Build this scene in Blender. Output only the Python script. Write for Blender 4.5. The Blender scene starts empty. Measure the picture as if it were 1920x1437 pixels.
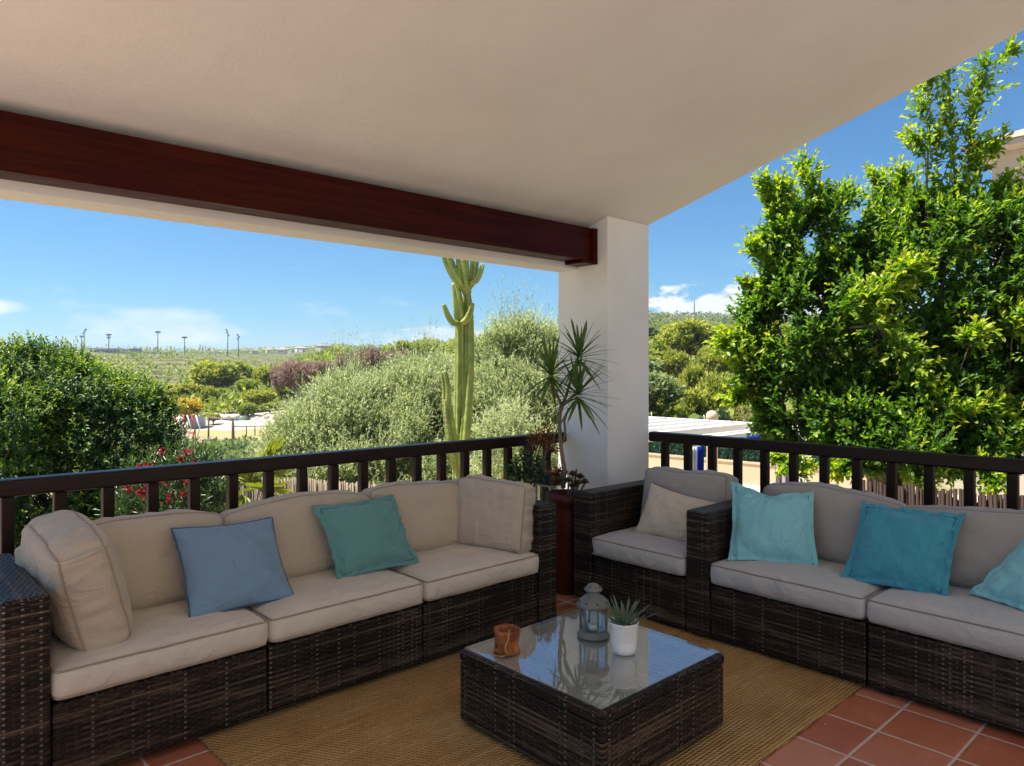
import bpy, math, random
import numpy as np
from mathutils import Vector, Matrix, noise as mnoise

# ---------------------------------------------------------------- camera, light, exposure
scene = bpy.context.scene
COL = scene.collection
R = math.radians
cam_data = bpy.data.cameras.new("camera")
cam_data.sensor_width = 36.0
cam_data.lens = 25.52
cam_data.shift_y = -0.01328
cam_data.clip_start = 0.05
cam_data.clip_end = 12000
cam = bpy.data.objects.new("camera", cam_data)
cam.location = (0, 0, 1.5)
cam.rotation_euler = (R(90), 0, R(-42.8))
COL.objects.link(cam)
scene.camera = cam

SUN_EL = R(63)
SUN_DIR = Vector((-0.70 * math.cos(SUN_EL), 0.714 * math.cos(SUN_EL), math.sin(SUN_EL)))
SUN_STRENGTH = 5.0
SKY_STRENGTH = 0.056
scene.view_settings.view_transform = 'Standard'
scene.view_settings.look = 'None'
scene.view_settings.gamma = 1.0
scene.view_settings.exposure = 1.2
scene.cycles.use_denoising = True
scene.cycles.max_bounces = 10
scene.cycles.diffuse_bounces = 6
scene.cycles.transparent_max_bounces = 12
scene.cycles.sample_clamp_indirect = 8.0

sun_data = bpy.data.lights.new("sun", 'SUN')
sun_data.energy = SUN_STRENGTH
sun_data.angle = R(0.5)
sun_data.color = (1.0, 0.96, 0.90)
sun = bpy.data.objects.new("sun", sun_data)
sun.rotation_euler = (-SUN_DIR).to_track_quat('-Z', 'Y').to_euler()
sun.location = (-6, 9, 20)
COL.objects.link(sun)


class NT:
    """small helper for node trees"""
    def __init__(self, tree):
        self.t = tree; self.n = tree.nodes; self.l = tree.links
        self.n.clear()
    def node(self, typ, **kw):
        nd = self.n.new(typ)
        for k, v in kw.items():
            setattr(nd, k, v)
        return nd
    def put(self, sock, v):
        if isinstance(v, bpy.types.NodeSocket):
            self.l.new(v, sock)
        elif v is not None:
            if hasattr(sock.default_value, '__len__') and isinstance(v, (tuple, list)) and len(v) == 3 and len(sock.default_value) == 4:
                v = tuple(v) + (1,)
            sock.default_value = v
    def m(self, op, a, b=None, c=None, clamp=False):
        nd = self.node('ShaderNodeMath', operation=op, use_clamp=clamp)
        for i, v in enumerate((a, b, c)):
            if v is not None:
                self.put(nd.inputs[i], v)
        return nd.outputs[0]
    def mix(self, f, a, b, mode='MIX'):
        nd = self.node('ShaderNodeMix', data_type='RGBA', blend_type=mode)
        self.put(nd.inputs[0], f); self.put(nd.inputs[6], a); self.put(nd.inputs[7], b)
        return nd.outputs[2]
    def noise(self, vec=None, scale=5, detail=3, rough=0.5, dist=0.0, out=0):
        nd = self.node('ShaderNodeTexNoise')
        if vec is not None: self.put(nd.inputs['Vector'], vec)
        nd.inputs['Scale'].default_value = scale; nd.inputs['Detail'].default_value = detail
        nd.inputs['Roughness'].default_value = rough; nd.inputs['Distortion'].default_value = dist
        return nd.outputs[out]
    def ramp(self, f, stops, interp='LINEAR'):
        nd = self.node('ShaderNodeValToRGB')
        cr = nd.color_ramp; cr.interpolation = interp
        while len(cr.elements) < len(stops): cr.elements.new(0.5)
        for e, (p, c) in zip(cr.elements, stops):
            e.position = p; e.color = tuple(c) + (1,) if len(c) == 3 else c
        self.put(nd.inputs[0], f)
        return nd.outputs[0]
    def maprange(self, v, a, b, c=0.0, d=1.0):
        nd = self.node('ShaderNodeMapRange')
        for i, x in enumerate((v, a, b, c, d)): self.put(nd.inputs[i], x)
        return nd.outputs[0]
    def combine(self, x, y, z):
        nd = self.node('ShaderNodeCombineXYZ')
        for i, v in enumerate((x, y, z)): self.put(nd.inputs[i], v)
        return nd.outputs[0]
    def sep(self, v):
        nd = self.node('ShaderNodeSeparateXYZ'); self.put(nd.inputs[0], v)
        return nd.outputs
    def coord(self, which='Object'):
        return self.node('ShaderNodeTexCoord').outputs[which]
    def mapping(self, v, scale=(1, 1, 1), rot=(0, 0, 0), loc=(0, 0, 0)):
        nd = self.node('ShaderNodeMapping'); self.put(nd.inputs[0], v)
        nd.inputs['Scale'].default_value = scale; nd.inputs['Rotation'].default_value = rot; nd.inputs['Location'].default_value = loc
        return nd.outputs[0]
    def bump(self, h, strength=0.3, dist=0.01):
        nd = self.node('ShaderNodeBump'); self.put(nd.inputs['Height'], h)
        nd.inputs['Strength'].default_value = strength; nd.inputs['Distance'].default_value = dist
        return nd.outputs[0]
    def principled(self, col, rough=0.5, spec=0.5, normal=None, metallic=0.0, **kw):
        nd = self.node('ShaderNodeBsdfPrincipled')
        self.put(nd.inputs['Base Color'], col); self.put(nd.inputs['Roughness'], rough)
        nd.inputs['Specular IOR Level'].default_value = spec; nd.inputs['Metallic'].default_value = metallic
        if normal is not None: self.put(nd.inputs['Normal'], normal)
        for k, v in kw.items(): self.put(nd.inputs[k.replace('_', ' ')], v)
        return nd.outputs[0]
    def out(self, sh):
        o = self.node('ShaderNodeOutputMaterial'); self.l.new(sh, o.inputs[0])


def mat(name):
    m = bpy.data.materials.new(name); m.use_nodes = True
    return m, NT(m.node_tree)


# ---------------------------------------------------------------- sky
world = bpy.data.worlds.new("World"); scene.world = world; world.use_nodes = True
w = NT(world.node_tree)
sky = w.node('ShaderNodeTexSky', sky_type='NISHITA')
sky.sun_disc = False; sky.sun_elevation = SUN_EL
sky.sun_rotation = math.atan2(SUN_DIR.x, SUN_DIR.y)
sky.altitude = 60; sky.air_density = 1.0; sky.dust_density = 0.35; sky.ozone_density = 2.2
dirv = w.coord('Generated')
dx, dy, dz = w.sep(dirv)
az = w.m('SUBTRACT', w.m('ARCTAN2', dx, dy), R(42.8))          # angle right of the view
hor = w.m('SQRT', w.m('ADD', w.m('MULTIPLY', dx, dx), w.m('MULTIPLY', dy, dy)))
el = w.m('DIVIDE', dz, hor)
n1 = w.noise(w.mapping(dirv, scale=(1, 1, 2.2)), scale=22, detail=7, rough=0.62)
n2 = w.noise(w.mapping(dirv, scale=(1, 1, 3.5)), scale=9, detail=6, rough=0.6)
def lobe(a0, aw, e0, ew):
    a = w.m('DIVIDE', w.m('SUBTRACT', az, a0), aw); e = w.m('DIVIDE', w.m('SUBTRACT', el, e0), ew)
    return w.m('SUBTRACT', 1.0, w.m('ADD', w.m('MULTIPLY', a, a), w.m('MULTIPLY', e, e)))
def cloud(lb, n, gain, soft):
    return w.maprange(w.m('ADD', lb, w.m('MULTIPLY', w.m('SUBTRACT', n, 0.5), gain)), 0.0, soft)
c_right = cloud(lobe(0.335, 0.18, 0.060, 0.058), n1, 3.4, 0.4)
c_mid = w.m('MULTIPLY', cloud(lobe(-0.05, 0.16, 0.035, 0.024), n1, 3.2, 0.6), 0.6)
c_left = w.m('MULTIPLY', cloud(lobe(-0.455, 0.11, 0.046, 0.030), n2, 3.5, 1.0), 0.6)
c_far = w.m('MULTIPLY', cloud(lobe(-0.63, 0.05, 0.07, 0.011), n2, 2.5, 0.7), 0.75)
c_wisp = w.m('MULTIPLY', w.m('MULTIPLY', w.maprange(n2, 0.56, 0.74), w.maprange(el, 0.16, 0.06)), w.m('MULTIPLY', w.maprange(el, 0.02, 0.05), 0.55))
csum = w.m('MAXIMUM', w.m('MAXIMUM', c_right, c_mid), w.m('MAXIMUM', w.m('MAXIMUM', c_left, c_far), c_wisp))
shade = w.mix(w.maprange(n1, 0.35, 0.7), (6.6, 7.1, 8.0), (9.8, 9.8, 9.8))
skyc = w.mix(1.0, sky.outputs[0], SKY_TINT if 'SKY_TINT' in globals() else (0.36, 0.80, 1.10), 'MULTIPLY')
bgc = w.mix(csum, skyc, shade)
bg = w.node('ShaderNodeBackground'); w.put(bg.inputs[0], bgc); bg.inputs[1].default_value = SKY_STRENGTH
wo = w.node('ShaderNodeOutputWorld'); w.l.new(bg.outputs[0], wo.inputs[0])


# ---------------------------------------------------------------- object helpers
def link(o, parent=None):
    COL.objects.link(o)
    if parent is not None: o.parent = parent
    return o

def tag(o, label=None, cat=None, group=None, kind=None):
    if label: o['label'] = label
    if cat: o['category'] = cat
    if group: o['group'] = group
    if kind: o['kind'] = kind
    return o

def thing(name, label, cat, loc=(0, 0, 0), rz=0.0, group=None):
    o = bpy.data.objects.new(name, None); o.location = loc; o.rotation_euler = (0, 0, rz)
    o.empty_display_size = 0.1
    link(o)
    return tag(o, label, cat, group)

def copy_tree(o, parent=None):
    c = o.copy(); COL.objects.link(c)
    if parent is not None: c.parent = parent
    for ch in o.children: copy_tree(ch, c)
    return c

class MB:
    """collects shapes; build() links them as one mesh object"""
    def __init__(self): self.v = []; self.f = []; self.sm = []
    def add(self, vs, fs, smooth=False):
        b = len(self.v); self.v += [tuple(p) for p in vs]
        self.f += [tuple(b + i for i in f) for f in fs]; self.sm += [smooth] * len(fs)
    def box(self, lo, hi, M=None):
        x0, y0, z0 = lo; x1, y1, z1 = hi
        vs = [(x0, y0, z0), (x1, y0, z0), (x1, y1, z0), (x0, y1, z0), (x0, y0, z1), (x1, y0, z1), (x1, y1, z1), (x0, y1, z1)]
        if M is not None: vs = [tuple(M @ Vector(p)) for p in vs]
        self.add(vs, [(0, 3, 2, 1), (4, 5, 6, 7), (0, 1, 5, 4), (1, 2, 6, 5), (2, 3, 7, 6), (3, 0, 4, 7)])
    def prism(self, poly, z0, z1, M=None):
        n = len(poly)
        vs = [(x, y, z0) for x, y in poly] + [(x, y, z1) for x, y in poly]
        if M is not None: vs = [tuple(M @ Vector(p)) for p in vs]
        self.add(vs, [tuple(reversed(range(n))), tuple(range(n, 2 * n))] + [(i, (i + 1) % n, n + (i + 1) % n, n + i) for i in range(n)])
    def bar(self, a, b, wid, hei):
        a, b = Vector(a), Vector(b); d = (b - a); L = d.length; d.normalize()
        up = Vector((0, 0, 1)) if abs(d.z) < 0.95 else Vector((1, 0, 0))
        s = d.cross(up).normalized(); u = s.cross(d)
        M = Matrix(((d.x, s.x, u.x, a.x), (d.y, s.y, u.y, a.y), (d.z, s.z, u.z, a.z), (0, 0, 0, 1)))
        self.box((0, -wid / 2, -hei / 2), (L, wid / 2, hei / 2), M)
    def tube(self, pts, rad, n=8, closed=False, cap=True):
        pts = [Vector(p) for p in pts]; m = len(pts)
        if not hasattr(rad, '__len__'): rad = [rad] * m
        vs = []; prev = None
        for i, p in enumerate(pts):
            if closed: d = pts[(i + 1) % m] - pts[i - 1]
            else: d = pts[min(i + 1, m - 1)] - pts[max(i - 1, 0)]
            d = d.normalized() if d.length > 1e-9 else Vector((0, 0, 1))
            if prev is None:
                up = Vector((0, 0, 1)) if abs(d.z) < 0.9 else Vector((1, 0, 0))
                s = d.cross(up).normalized()
            else:
                s = (prev - d * prev.dot(d)); s = s.normalized() if s.length > 1e-6 else d.orthogonal().normalized()
            prev = s; u = d.cross(s)
            for k in range(n):
                a = 2 * math.pi * k / n
                vs.append(p + (s * math.cos(a) + u * math.sin(a)) * rad[i])
        fs = []
        for i in range(m if closed else m - 1):
            j = (i + 1) % m
            for k in range(n):
                k2 = (k + 1) % n
                fs.append((i * n + k, i * n + k2, j * n + k2, j * n + k))
        if cap and not closed:
            fs.append(tuple(reversed(range(n)))); fs.append(tuple((m - 1) * n + k for k in range(n)))
        self.add(vs, fs, True)
    def lathe(self, prof, n=32, c=(0, 0, 0), smooth=True, phase=0.0):
        vs = []; fs = []; m = len(prof)
        for r, z in prof:
            for k in range(n):
                a = 2 * math.pi * k / n + phase
                vs.append((c[0] + r * math.cos(a), c[1] + r * math.sin(a), c[2] + z))
        for i in range(m - 1):
            for k in range(n):
                k2 = (k + 1) % n
                fs.append((i * n + k, i * n + k2, (i + 1) * n + k2, (i + 1) * n + k))
        if prof[0][0] > 1e-6: fs.append(tuple(reversed(range(n))))
        if prof[-1][0] > 1e-6: fs.append(tuple((m - 1) * n + k for k in range(n)))
        self.add(vs, fs, smooth)
    def grid(self, nx, ny, fn, smooth=True, flip=False):
        vs = [fn(i / nx, j / ny) for j in range(ny + 1) for i in range(nx + 1)]
        fs = []
        for j in range(ny):
            for i in range(nx):
                a = j * (nx + 1) + i; q = (a, a + 1, a + nx + 2, a + nx + 1)
                fs.append(q[::-1] if flip else q)
        self.add(vs, fs, smooth)
    def build(self, name, material, parent=None, bevel=0.0, seg=2, uv=False, loc=None):
        me = bpy.data.meshes.new(name); me.from_pydata(self.v, [], self.f); me.update()
        me.polygons.foreach_set('use_smooth', self.sm)
        me.materials.append(material)
        if uv: box_uv(me)
        o = bpy.data.objects.new(name, me)
        if loc: o.location = loc
        link(o, parent)
        if bevel > 0:
            b = o.modifiers.new('bevel', 'BEVEL'); b.width = bevel; b.segments = seg; b.limit_method = 'ANGLE'; b.angle_limit = R(40)
            if seg > 1:
                me.polygons.foreach_set('use_smooth', [True] * len(me.polygons))
                b.harden_normals = True
        return o

def box_uv(me):
    uvl = me.uv_layers.new(name='UVMap')
    for p in me.polygons:
        n = p.normal; ax = max(range(3), key=lambda i: abs(n[i]))
        for li in p.loop_indices:
            c = me.vertices[me.loops[li].vertex_index].co
            uvl.data[li].uv = (c.y, c.z) if ax == 0 else ((c.x, c.z) if ax == 1 else (c.y, c.x))

def struct(o):
    o['kind'] = 'structure'; return o
def stuff(o, label, cat):
    tag(o, label, cat, kind='stuff'); return o

# ---------------------------------------------------------------- materials
def m_plaster(name, col, bump=0.25, scale=9, stain=0.0):
    m, t = mat(name); c = t.coord()
    n = t.noise(c, scale, 5, 0.6); n2 = t.noise(c, 1.3, 4, 0.6)
    cc = t.mix(t.maprange(n2, 0.3, 0.75), col, tuple(x * (0.9 - stain) for x in col))
    t.out(t.principled(cc, 0.85, 0.25, t.bump(t.m('ADD', n, t.m('MULTIPLY', t.noise(c, 60, 3), 0.3)), bump, 0.02)))
    return m

def m_flat(name, col, rough=0.6, spec=0.4, metallic=0.0, var=0.15, scale=12, bump=0.1):
    m, t = mat(name); c = t.coord(); n = t.noise(c, scale, 5, 0.6)
    cc = t.mix(n, tuple(x * (1 - var) for x in col), tuple(min(1, x * (1 + var)) for x in col))
    t.out(t.principled(cc, rough, spec, t.bump(n, bump, 0.01), metallic))
    return m

def m_wood(name, dark, light, axis='x', rough=0.3, spec=0.5, grain=1.0, coat=0.0):
    m, t = mat(name); c = t.coord()
    sc = {'x': (1.2, 22, 22), 'y': (22, 1.2, 22), 'z': (22, 22, 1.2)}[axis]
    v = t.mapping(c, scale=sc)
    n = t.noise(v, 1.6 * grain, 8, 0.65, 0.8); n2 = t.noise(c, 2.0, 3)
    k = t.m('ADD', t.m('MULTIPLY', n, 0.75), t.m('MULTIPLY', n2, 0.35))
    cc = t.ramp(k, [(0.3, dark), (0.55, tuple((a + b) / 2 for a, b in zip(dark, light))), (0.75, light)])
    t.out(t.principled(cc, t.maprange(n, 0.2, 0.8, rough * 0.8, rough * 1.3), spec, t.bump(n, 0.12, 0.004), Coat_Weight=coat, Coat_Roughness=0.12))
    return m

def m_wicker(name, rh=0.0105, ss=0.027, dark=(0.0045, 0.0028, 0.0020), mid=(0.019, 0.0100, 0.0058), light=(0.125, 0.086, 0.058), rough=0.40):
    """flat synthetic rattan: rows of strips woven over and under upright stakes"""
    m, t = mat(name)
    u, v, _ = t.sep(t.coord('UV'))
    r = t.m('DIVIDE', v, rh); i = t.m('FLOOR', r); fr = t.m('FRACT', r)
    k = t.m('SUBTRACT', t.m('MULTIPLY', fr, 2.0), 1.0); k2 = t.m('MULTIPLY', k, k)
    prof = t.m('SUBTRACT', 1.0, t.m('MULTIPLY', k2, k2))
    half = t.m('MULTIPLY', t.m('FRACT', t.m('MULTIPLY', i, 0.5)), 2.0)          # 0 or 1
    su = t.m('DIVIDE', u, ss)
    wave = t.m('COSINE', t.m('MULTIPLY', t.m('ADD', su, half), math.pi))
    stake = t.m('MULTIPLY', t.maprange(wave, -0.80, -0.93), t.maprange(k2, 0.75, 0.35))
    # only some stakes are the pale ones
    cell = t.node('ShaderNodeTexWhiteNoise', noise_dimensions='1D'); t.put(cell.inputs['W'], t.m('FLOOR', t.m('ADD', su, 0.5)))
    pale = t.maprange(cell.outputs[0], 0.5, 0.9)
    row = t.node('ShaderNodeTexWhiteNoise', noise_dimensions='1D'); t.put(row.inputs['W'], i)
    streak = t.noise(t.combine(t.m('MULTIPLY', u, 9.0), t.m('MULTIPLY', i, 3.7), 0.0), 1.0, 4, 0.7)
    big = t.noise(t.combine(t.m('MULTIPLY', u, 1.6), t.m('MULTIPLY', v, 9.0), 3.0), 1.0, 3, 0.6)
    tone = t.m('ADD', t.m('ADD', t.m('MULTIPLY', streak, 0.75), t.m('MULTIPLY', row.outputs[0], 0.36)), t.m('MULTIPLY', t.m('SUBTRACT', big, 0.5), 0.9))
    cc = t.ramp(tone, [(0.36, dark), (0.55, mid), (0.70, tuple((a + b) / 2 for a, b in zip(mid, light))), (0.88, light)])
    cc = t.mix(t.m('MULTIPLY', stake, t.m('MULTIPLY_ADD', pale, 0.75, 0.12)), cc, (0.20, 0.16, 0.13))
    gap = t.maprange(k2, 0.55, 0.98, 1.0, 0.12)  # strip edges darkened in the colour: occlusion shade painted between the rows
    cc = t.mix(1.0, cc, t.combine(gap, gap, gap), 'MULTIPLY')
    h = t.m('MULTIPLY', prof, t.m('MULTIPLY_ADD', wave, 0.4, 0.6))
    t.out(t.principled(cc, rough, 0.27, t.bump(h, 1.0, 0.005)))
    return m

def m_fabric(name, col, var=0.10, weave=900, rough=0.9, sheen=0.25, stain=0.12, fold=0.30):
    m, t = mat(name); c = t.coord()
    n = t.noise(c, 4, 5, 0.65); s = t.noise(t.mapping(c, scale=(1, 1, 1)), 2.0, 4, 0.7)
    slub = t.noise(t.mapping(c, scale=(14, 160, 160)), 1.0, 3, 0.6)
    cc = t.mix(n, tuple(x * (1 - var) for x in col), tuple(x * (1 + var) for x in col))
    cc = t.mix(t.maprange(s, 0.52, 0.8, 0, stain), cc, tuple(x * y for x, y in zip(col, (0.62, 0.55, 0.48))))
    cc = t.mix(t.m('MULTIPLY', slub, 0.22), cc, tuple(x * 0.7 for x in col))
    wr = t.noise(t.mapping(c, scale=(1, 1, 1.3)), 7, 4, 0.6, 1.2)
    fd = t.noise(t.mapping(c, scale=(1.0, 1.6, 1.0)), 4.2, 2, 0.5, 1.6)
    rid = t.maprange(t.m('ABSOLUTE', t.m('SUBTRACT', fd, 0.5)), 0.0, 0.07, 1.0, 0.0)
    msk = t.maprange(t.noise(c, 2.3, 2), 0.42, 0.62)
    h = t.m('ADD', t.m('ADD', t.m('MULTIPLY', wr, 0.9), t.m('MULTIPLY', t.m('MULTIPLY', rid, msk), fold)), t.m('MULTIPLY', slub, 0.05))
    t.out(t.principled(cc, rough, 0.15, t.bump(h, 0.58, 0.020), Sheen_Weight=sheen, Sheen_Roughness=0.5))
    return m

def m_leaf(name, stops, rough=0.4, transl=0.3, tcol=(1.25, 1.35, 0.5), spec=0.5):
    """stops run over the per-leaf age attribute: old leaves at 0, fresh shoots at 1"""
    m, t = mat(name)
    a = t.node('ShaderNodeAttribute', attribute_name='age').outputs['Fac']
    cc = t.ramp(a, stops)
    p = t.principled(cc, rough, spec)
    tr = t.node('ShaderNodeBsdfTranslucent'); t.put(tr.inputs[0], t.mix(1.0, cc, tcol, 'MULTIPLY'))
    mx = t.node('ShaderNodeMixShader'); mx.inputs[0].default_value = transl
    t.l.new(p, mx.inputs[1]); t.l.new(tr.outputs[0], mx.inputs[2])
    t.out(mx.outputs[0])
    return m

def m_bark(name, a=(0.10, 0.075, 0.055), b=(0.22, 0.18, 0.14), sc=14):
    m, t = mat(name); c = t.coord()
    n = t.noise(t.mapping(c, scale=(1, 1, 0.25)), sc, 6, 0.7, 0.6)
    t.out(t.principled(t.ramp(n, [(0.3, a), (0.7, b)]), 0.85, 0.2, t.bump(n, 0.6, 0.02)))
    return m

def m_tiles():
    m, t = mat("terracotta_tiles"); c = t.coord('Object'); x, y, z = t.sep(c)
    P = 0.288
    def cell(v, o):
        s = t.m('DIVIDE', t.m('SUBTRACT', v, o), P); return t.m('FLOOR', s), t.m('ABSOLUTE', t.m('SUBTRACT', t.m('FRACT', s), 0.5))
    ix, fx = cell(x, 3.445); iy, fy = cell(y, 1.18)
    mx = t.m('MAXIMUM', fx, fy)
    wob = t.m('MULTIPLY', t.m('SUBTRACT', t.noise(c, 40, 3), 0.5), 0.010)
    grout = t.maprange(t.m('ADD', mx, wob), 0.478, 0.486)
    wn = t.node('ShaderNodeTexWhiteNoise', noise_dimensions='2D'); t.put(wn.inputs['Vector'], t.combine(ix, iy, 0.0))
    n = t.noise(c, 5, 6, 0.65); n2 = t.noise(c, 45, 4, 0.6)
    k = t.m('ADD', t.m('MULTIPLY', n, 0.55), t.m('ADD', t.m('MULTIPLY', wn.outputs[0], 0.45), t.m('MULTIPLY', n2, 0.15)))
    tile = t.ramp(k, [(0.2, (0.30, 0.088, 0.046)), (0.5, (0.46, 0.150, 0.080)), (0.8, (0.58, 0.235, 0.140))])
    gc = t.mix(n2, (0.50, 0.40, 0.32), (0.70, 0.58, 0.48))
    cc = t.mix(grout, tile, gc)
    edge = t.maprange(mx, 0.44, 0.49, 1.0, 0.0)
    h = t.m('ADD', t.m('MULTIPLY', edge, 1.0), t.m('MULTIPLY', n2, 0.12))
    t.out(t.principled(cc, t.maprange(grout, 0, 1, 0.38, 0.85), 0.45, t.bump(h, 0.5, 0.004)))
    return m

def m_rug():
    m, t = mat("jute_weave"); c = t.coord('Object'); x, y, z = t.sep(c)
    rw, st = 0.0165, 0.0205
    r = t.m('DIVIDE', y, rw); i = t.m('FLOOR', r); fr = t.m('SUBTRACT', t.m('MULTIPLY', t.m('FRACT', r), 2), 1)
    off = t.m('MULTIPLY', t.m('FRACT', t.m('MULTIPLY', i, 0.5)), 1.0)
    wob = t.m('MULTIPLY', t.noise(c, 14, 3), 0.5)
    sx = t.m('ADD', t.m('ADD', t.m('DIVIDE', x, st), off), t.m('ADD', wob, t.m('MULTIPLY', fr, 0.28)))
    fs = t.m('SUBTRACT', t.m('MULTIPLY', t.m('FRACT', sx), 2), 1)
    d = t.m('ADD', t.m('MULTIPLY', fr, fr), t.m('MULTIPLY', fs, fs))
    h = t.m('SUBTRACT', 1.0, t.m('MULTIPLY', d, 0.6))
    n = t.noise(c, 3, 5, 0.65); f = t.noise(t.mapping(c, scale=(60, 220, 60)), 1.0, 3, 0.7)
    row = t.noise(t.combine(t.m('MULTIPLY', x, 1.5), t.m('MULTIPLY', i, 2.3), 0.0), 1.0, 3, 0.7)
    k = t.m('ADD', t.m('MULTIPLY', n, 0.35), t.m('ADD', t.m('MULTIPLY', f, 0.35), t.m('MULTIPLY', row, 0.4)))
    cc = t.ramp(k, [(0.3, (0.30, 0.145, 0.042)), (0.55, (0.58, 0.345, 0.125)), (0.8, (0.82, 0.60, 0.30))])
    sh = t.maprange(t.m('ADD', h, t.m('MULTIPLY', t.m('SUBTRACT', t.noise(c, 70, 3), 0.5), 0.7)), 0.1, 0.8, 0.30, 1.0)
    cc = t.mix(1.0, cc, t.combine(sh, sh, sh), 'MULTIPLY')
    t.out(t.principled(cc, 0.9, 0.15, t.bump(h, 0.9, 0.008)))
    return m

def m_glass(name, tint=(0.93, 0.97, 0.95), ior=1.52, boost=1.0, rough=0.01, top=1.0, dust=0.0):
    """thin pane: clear with a fresnel reflection"""
    m, t = mat(name)
    tr = t.node('ShaderNodeBsdfTransparent'); t.put(tr.inputs[0], tint)
    gl = t.node('ShaderNodeBsdfGlossy'); gl.inputs['Roughness'].default_value = rough
    fr = t.node('ShaderNodeFresnel'); fr.inputs[0].default_value = ior
    mx = t.node('ShaderNodeMixShader'); t.put(mx.inputs[0], t.m('MINIMUM', t.m('MULTIPLY', fr.outputs[0], boost), top))
    t.l.new(tr.outputs[0], mx.inputs[1]); t.l.new(gl.outputs[0], mx.inputs[2])
    if dust:   # a thin film of dust and wipe marks
        df = t.node('ShaderNodeBsdfDiffuse'); df.inputs[0].default_value = (0.75, 0.73, 0.68, 1); c = t.coord()
        k = t.m('MULTIPLY', t.maprange(t.noise(t.mapping(c, scale=(3, 14, 1), rot=(0, 0, 0.6)), 1.0, 5, 0.65), 0.3, 0.75, 0.4, 1.3), dust)
        m2 = t.node('ShaderNodeMixShader'); t.put(m2.inputs[0], k); t.l.new(mx.outputs[0], m2.inputs[1]); t.l.new(df.outputs[0], m2.inputs[2]); mx = m2
    t.out(mx.outputs[0])
    return m

M = {}
M['ceiling'] = m_plaster("white_ceiling_plaster", (0.80, 0.785, 0.755), 0.3, 7)
M['pillar'] = m_plaster("white_pillar_plaster", (0.80, 0.79, 0.775), 0.25, 10, 0.03)
M['beam'] = m_wood("red_varnished_beam", (0.014, 0.0010, 0.0006), (0.062, 0.0070, 0.0018), 'x', 0.26, 0.06, 0.7, 0.0)
M['rail'] = m_wood("dark_stained_rail", (0.0075, 0.0026, 0.0016), (0.020, 0.0070, 0.0040), 'x', 0.36, 0.22)
M['post'] = m_wood("dark_stained_post", (0.008, 0.003, 0.0018), (0.028, 0.0115, 0.0065), 'z', 0.45, 0.2)
M['tiles'] = m_tiles()
M['wicker'] = m_wicker("brown_wicker")
M['wicker_top'] = m_wicker("brown_wicker_top", 0.010, 0.024, (0.50, 0.48, 0.44), (0.62, 0.60, 0.55), (0.72, 0.70, 0.65))
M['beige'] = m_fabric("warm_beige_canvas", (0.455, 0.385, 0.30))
M['beige_seat'] = m_fabric("top_lit_beige_canvas", (0.585, 0.52, 0.43))  # lighter copy of the beige: light on the seat tops put into the colour
M['taupe_seat'] = m_fabric("top_lit_taupe_canvas", (0.455, 0.435, 0.40), stain=0.08)  # taupe lightened likewise, the brightness of lit seat tops painted in
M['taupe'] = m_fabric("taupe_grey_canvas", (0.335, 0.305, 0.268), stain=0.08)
M['pipe_beige'] = m_fabric("beige_piping", (0.33, 0.26, 0.19))
M['pipe_taupe'] = m_fabric("taupe_piping", (0.27, 0.23, 0.19))
M['cream'] = m_fabric("cream_linen", (0.60, 0.50, 0.38))
M['blue'] = m_fabric("dusty_blue_cotton", (0.17, 0.275, 0.385), var=0.06, stain=0.0)
M['blue_pipe'] = m_fabric("blue_piping", (0.055, 0.10, 0.17), stain=0.0)
M['sage'] = m_fabric("sea_green_cotton", (0.115, 0.275, 0.265), var=0.06, stain=0.0)
M['aqua'] = m_fabric("pale_aqua_cotton", (0.23, 0.53, 0.57), var=0.06, stain=0.0)
M['teal'] = m_fabric("teal_blue_cotton", (0.055, 0.285, 0.365), var=0.06, stain=0.0)
for n_, c_ in (('sage', (0.05, 0.14, 0.135)), ('aqua', (0.085, 0.25, 0.28)), ('teal', (0.018, 0.115, 0.155))): M[n_ + '_seam'] = m_fabric(n_ + '_seam', c_, stain=0.0)
M['rug'] = m_rug()
M['glass'] = m_glass("table_glass", (0.94, 0.97, 0.96), 1.55, 2.2, 0.015, 0.40, 0.10)
M['lantern_glass'] = m_glass("lantern_glass", (0.93, 0.96, 0.95), 1.5, 0.55)
M['zinc'] = m_flat("aged_zinc", (0.16, 0.165, 0.15), 0.55, 0.35, 0.2, 0.25, 30, 0.2)
M['wax'] = m_flat("white_wax", (0.75, 0.73, 0.68), 0.5)
M['white_pot'] = m_flat("white_glazed_pot", (0.78, 0.77, 0.75), 0.35, 0.5, 0, 0.03)
M['soil'] = m_flat("dark_soil", (0.03, 0.022, 0.015), 0.95, 0.1, 0, 0.4, 60, 0.6)
def m_cup():
    m, t = mat("orange_brown_bark_cup"); c = t.coord(); n = t.noise(c, 30, 6, .7, 1.5); n2 = t.noise(c, 9, 4, .6)
    cc = t.ramp(t.m('ADD', t.m('MULTIPLY', n, .6), t.m('MULTIPLY', n2, .45)), [(.36, (.05, .014, .005)), (.5, (.22, .065, .014)), (.62, (.42, .15, .03)), (.75, (.60, .30, .10))])
    t.out(t.principled(cc, .5, .35, t.bump(n, .7, .006))); return m
M['cup'] = m_cup()
M['cord'] = m_flat("tan_cord", (0.36, 0.20, 0.09), 0.8)
M['red_pot'] = m_flat("dark_red_pot", (0.070, 0.013, 0.009), 0.5, 0.35, 0, 0.2)
M['red_wood'] = m_wood("dark_red_stool", (0.035, 0.008, 0.006), (0.08, 0.02, 0.013), 'z', 0.4)
M['black_metal'] = m_flat("black_metal", (0.012, 0.012, 0.014), 0.45)
M['cream_metal'] = m_flat("cream_painted_frame", (0.55, 0.48, 0.36), 0.5)
M['bark'] = m_bark("grey_brown_bark")
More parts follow.
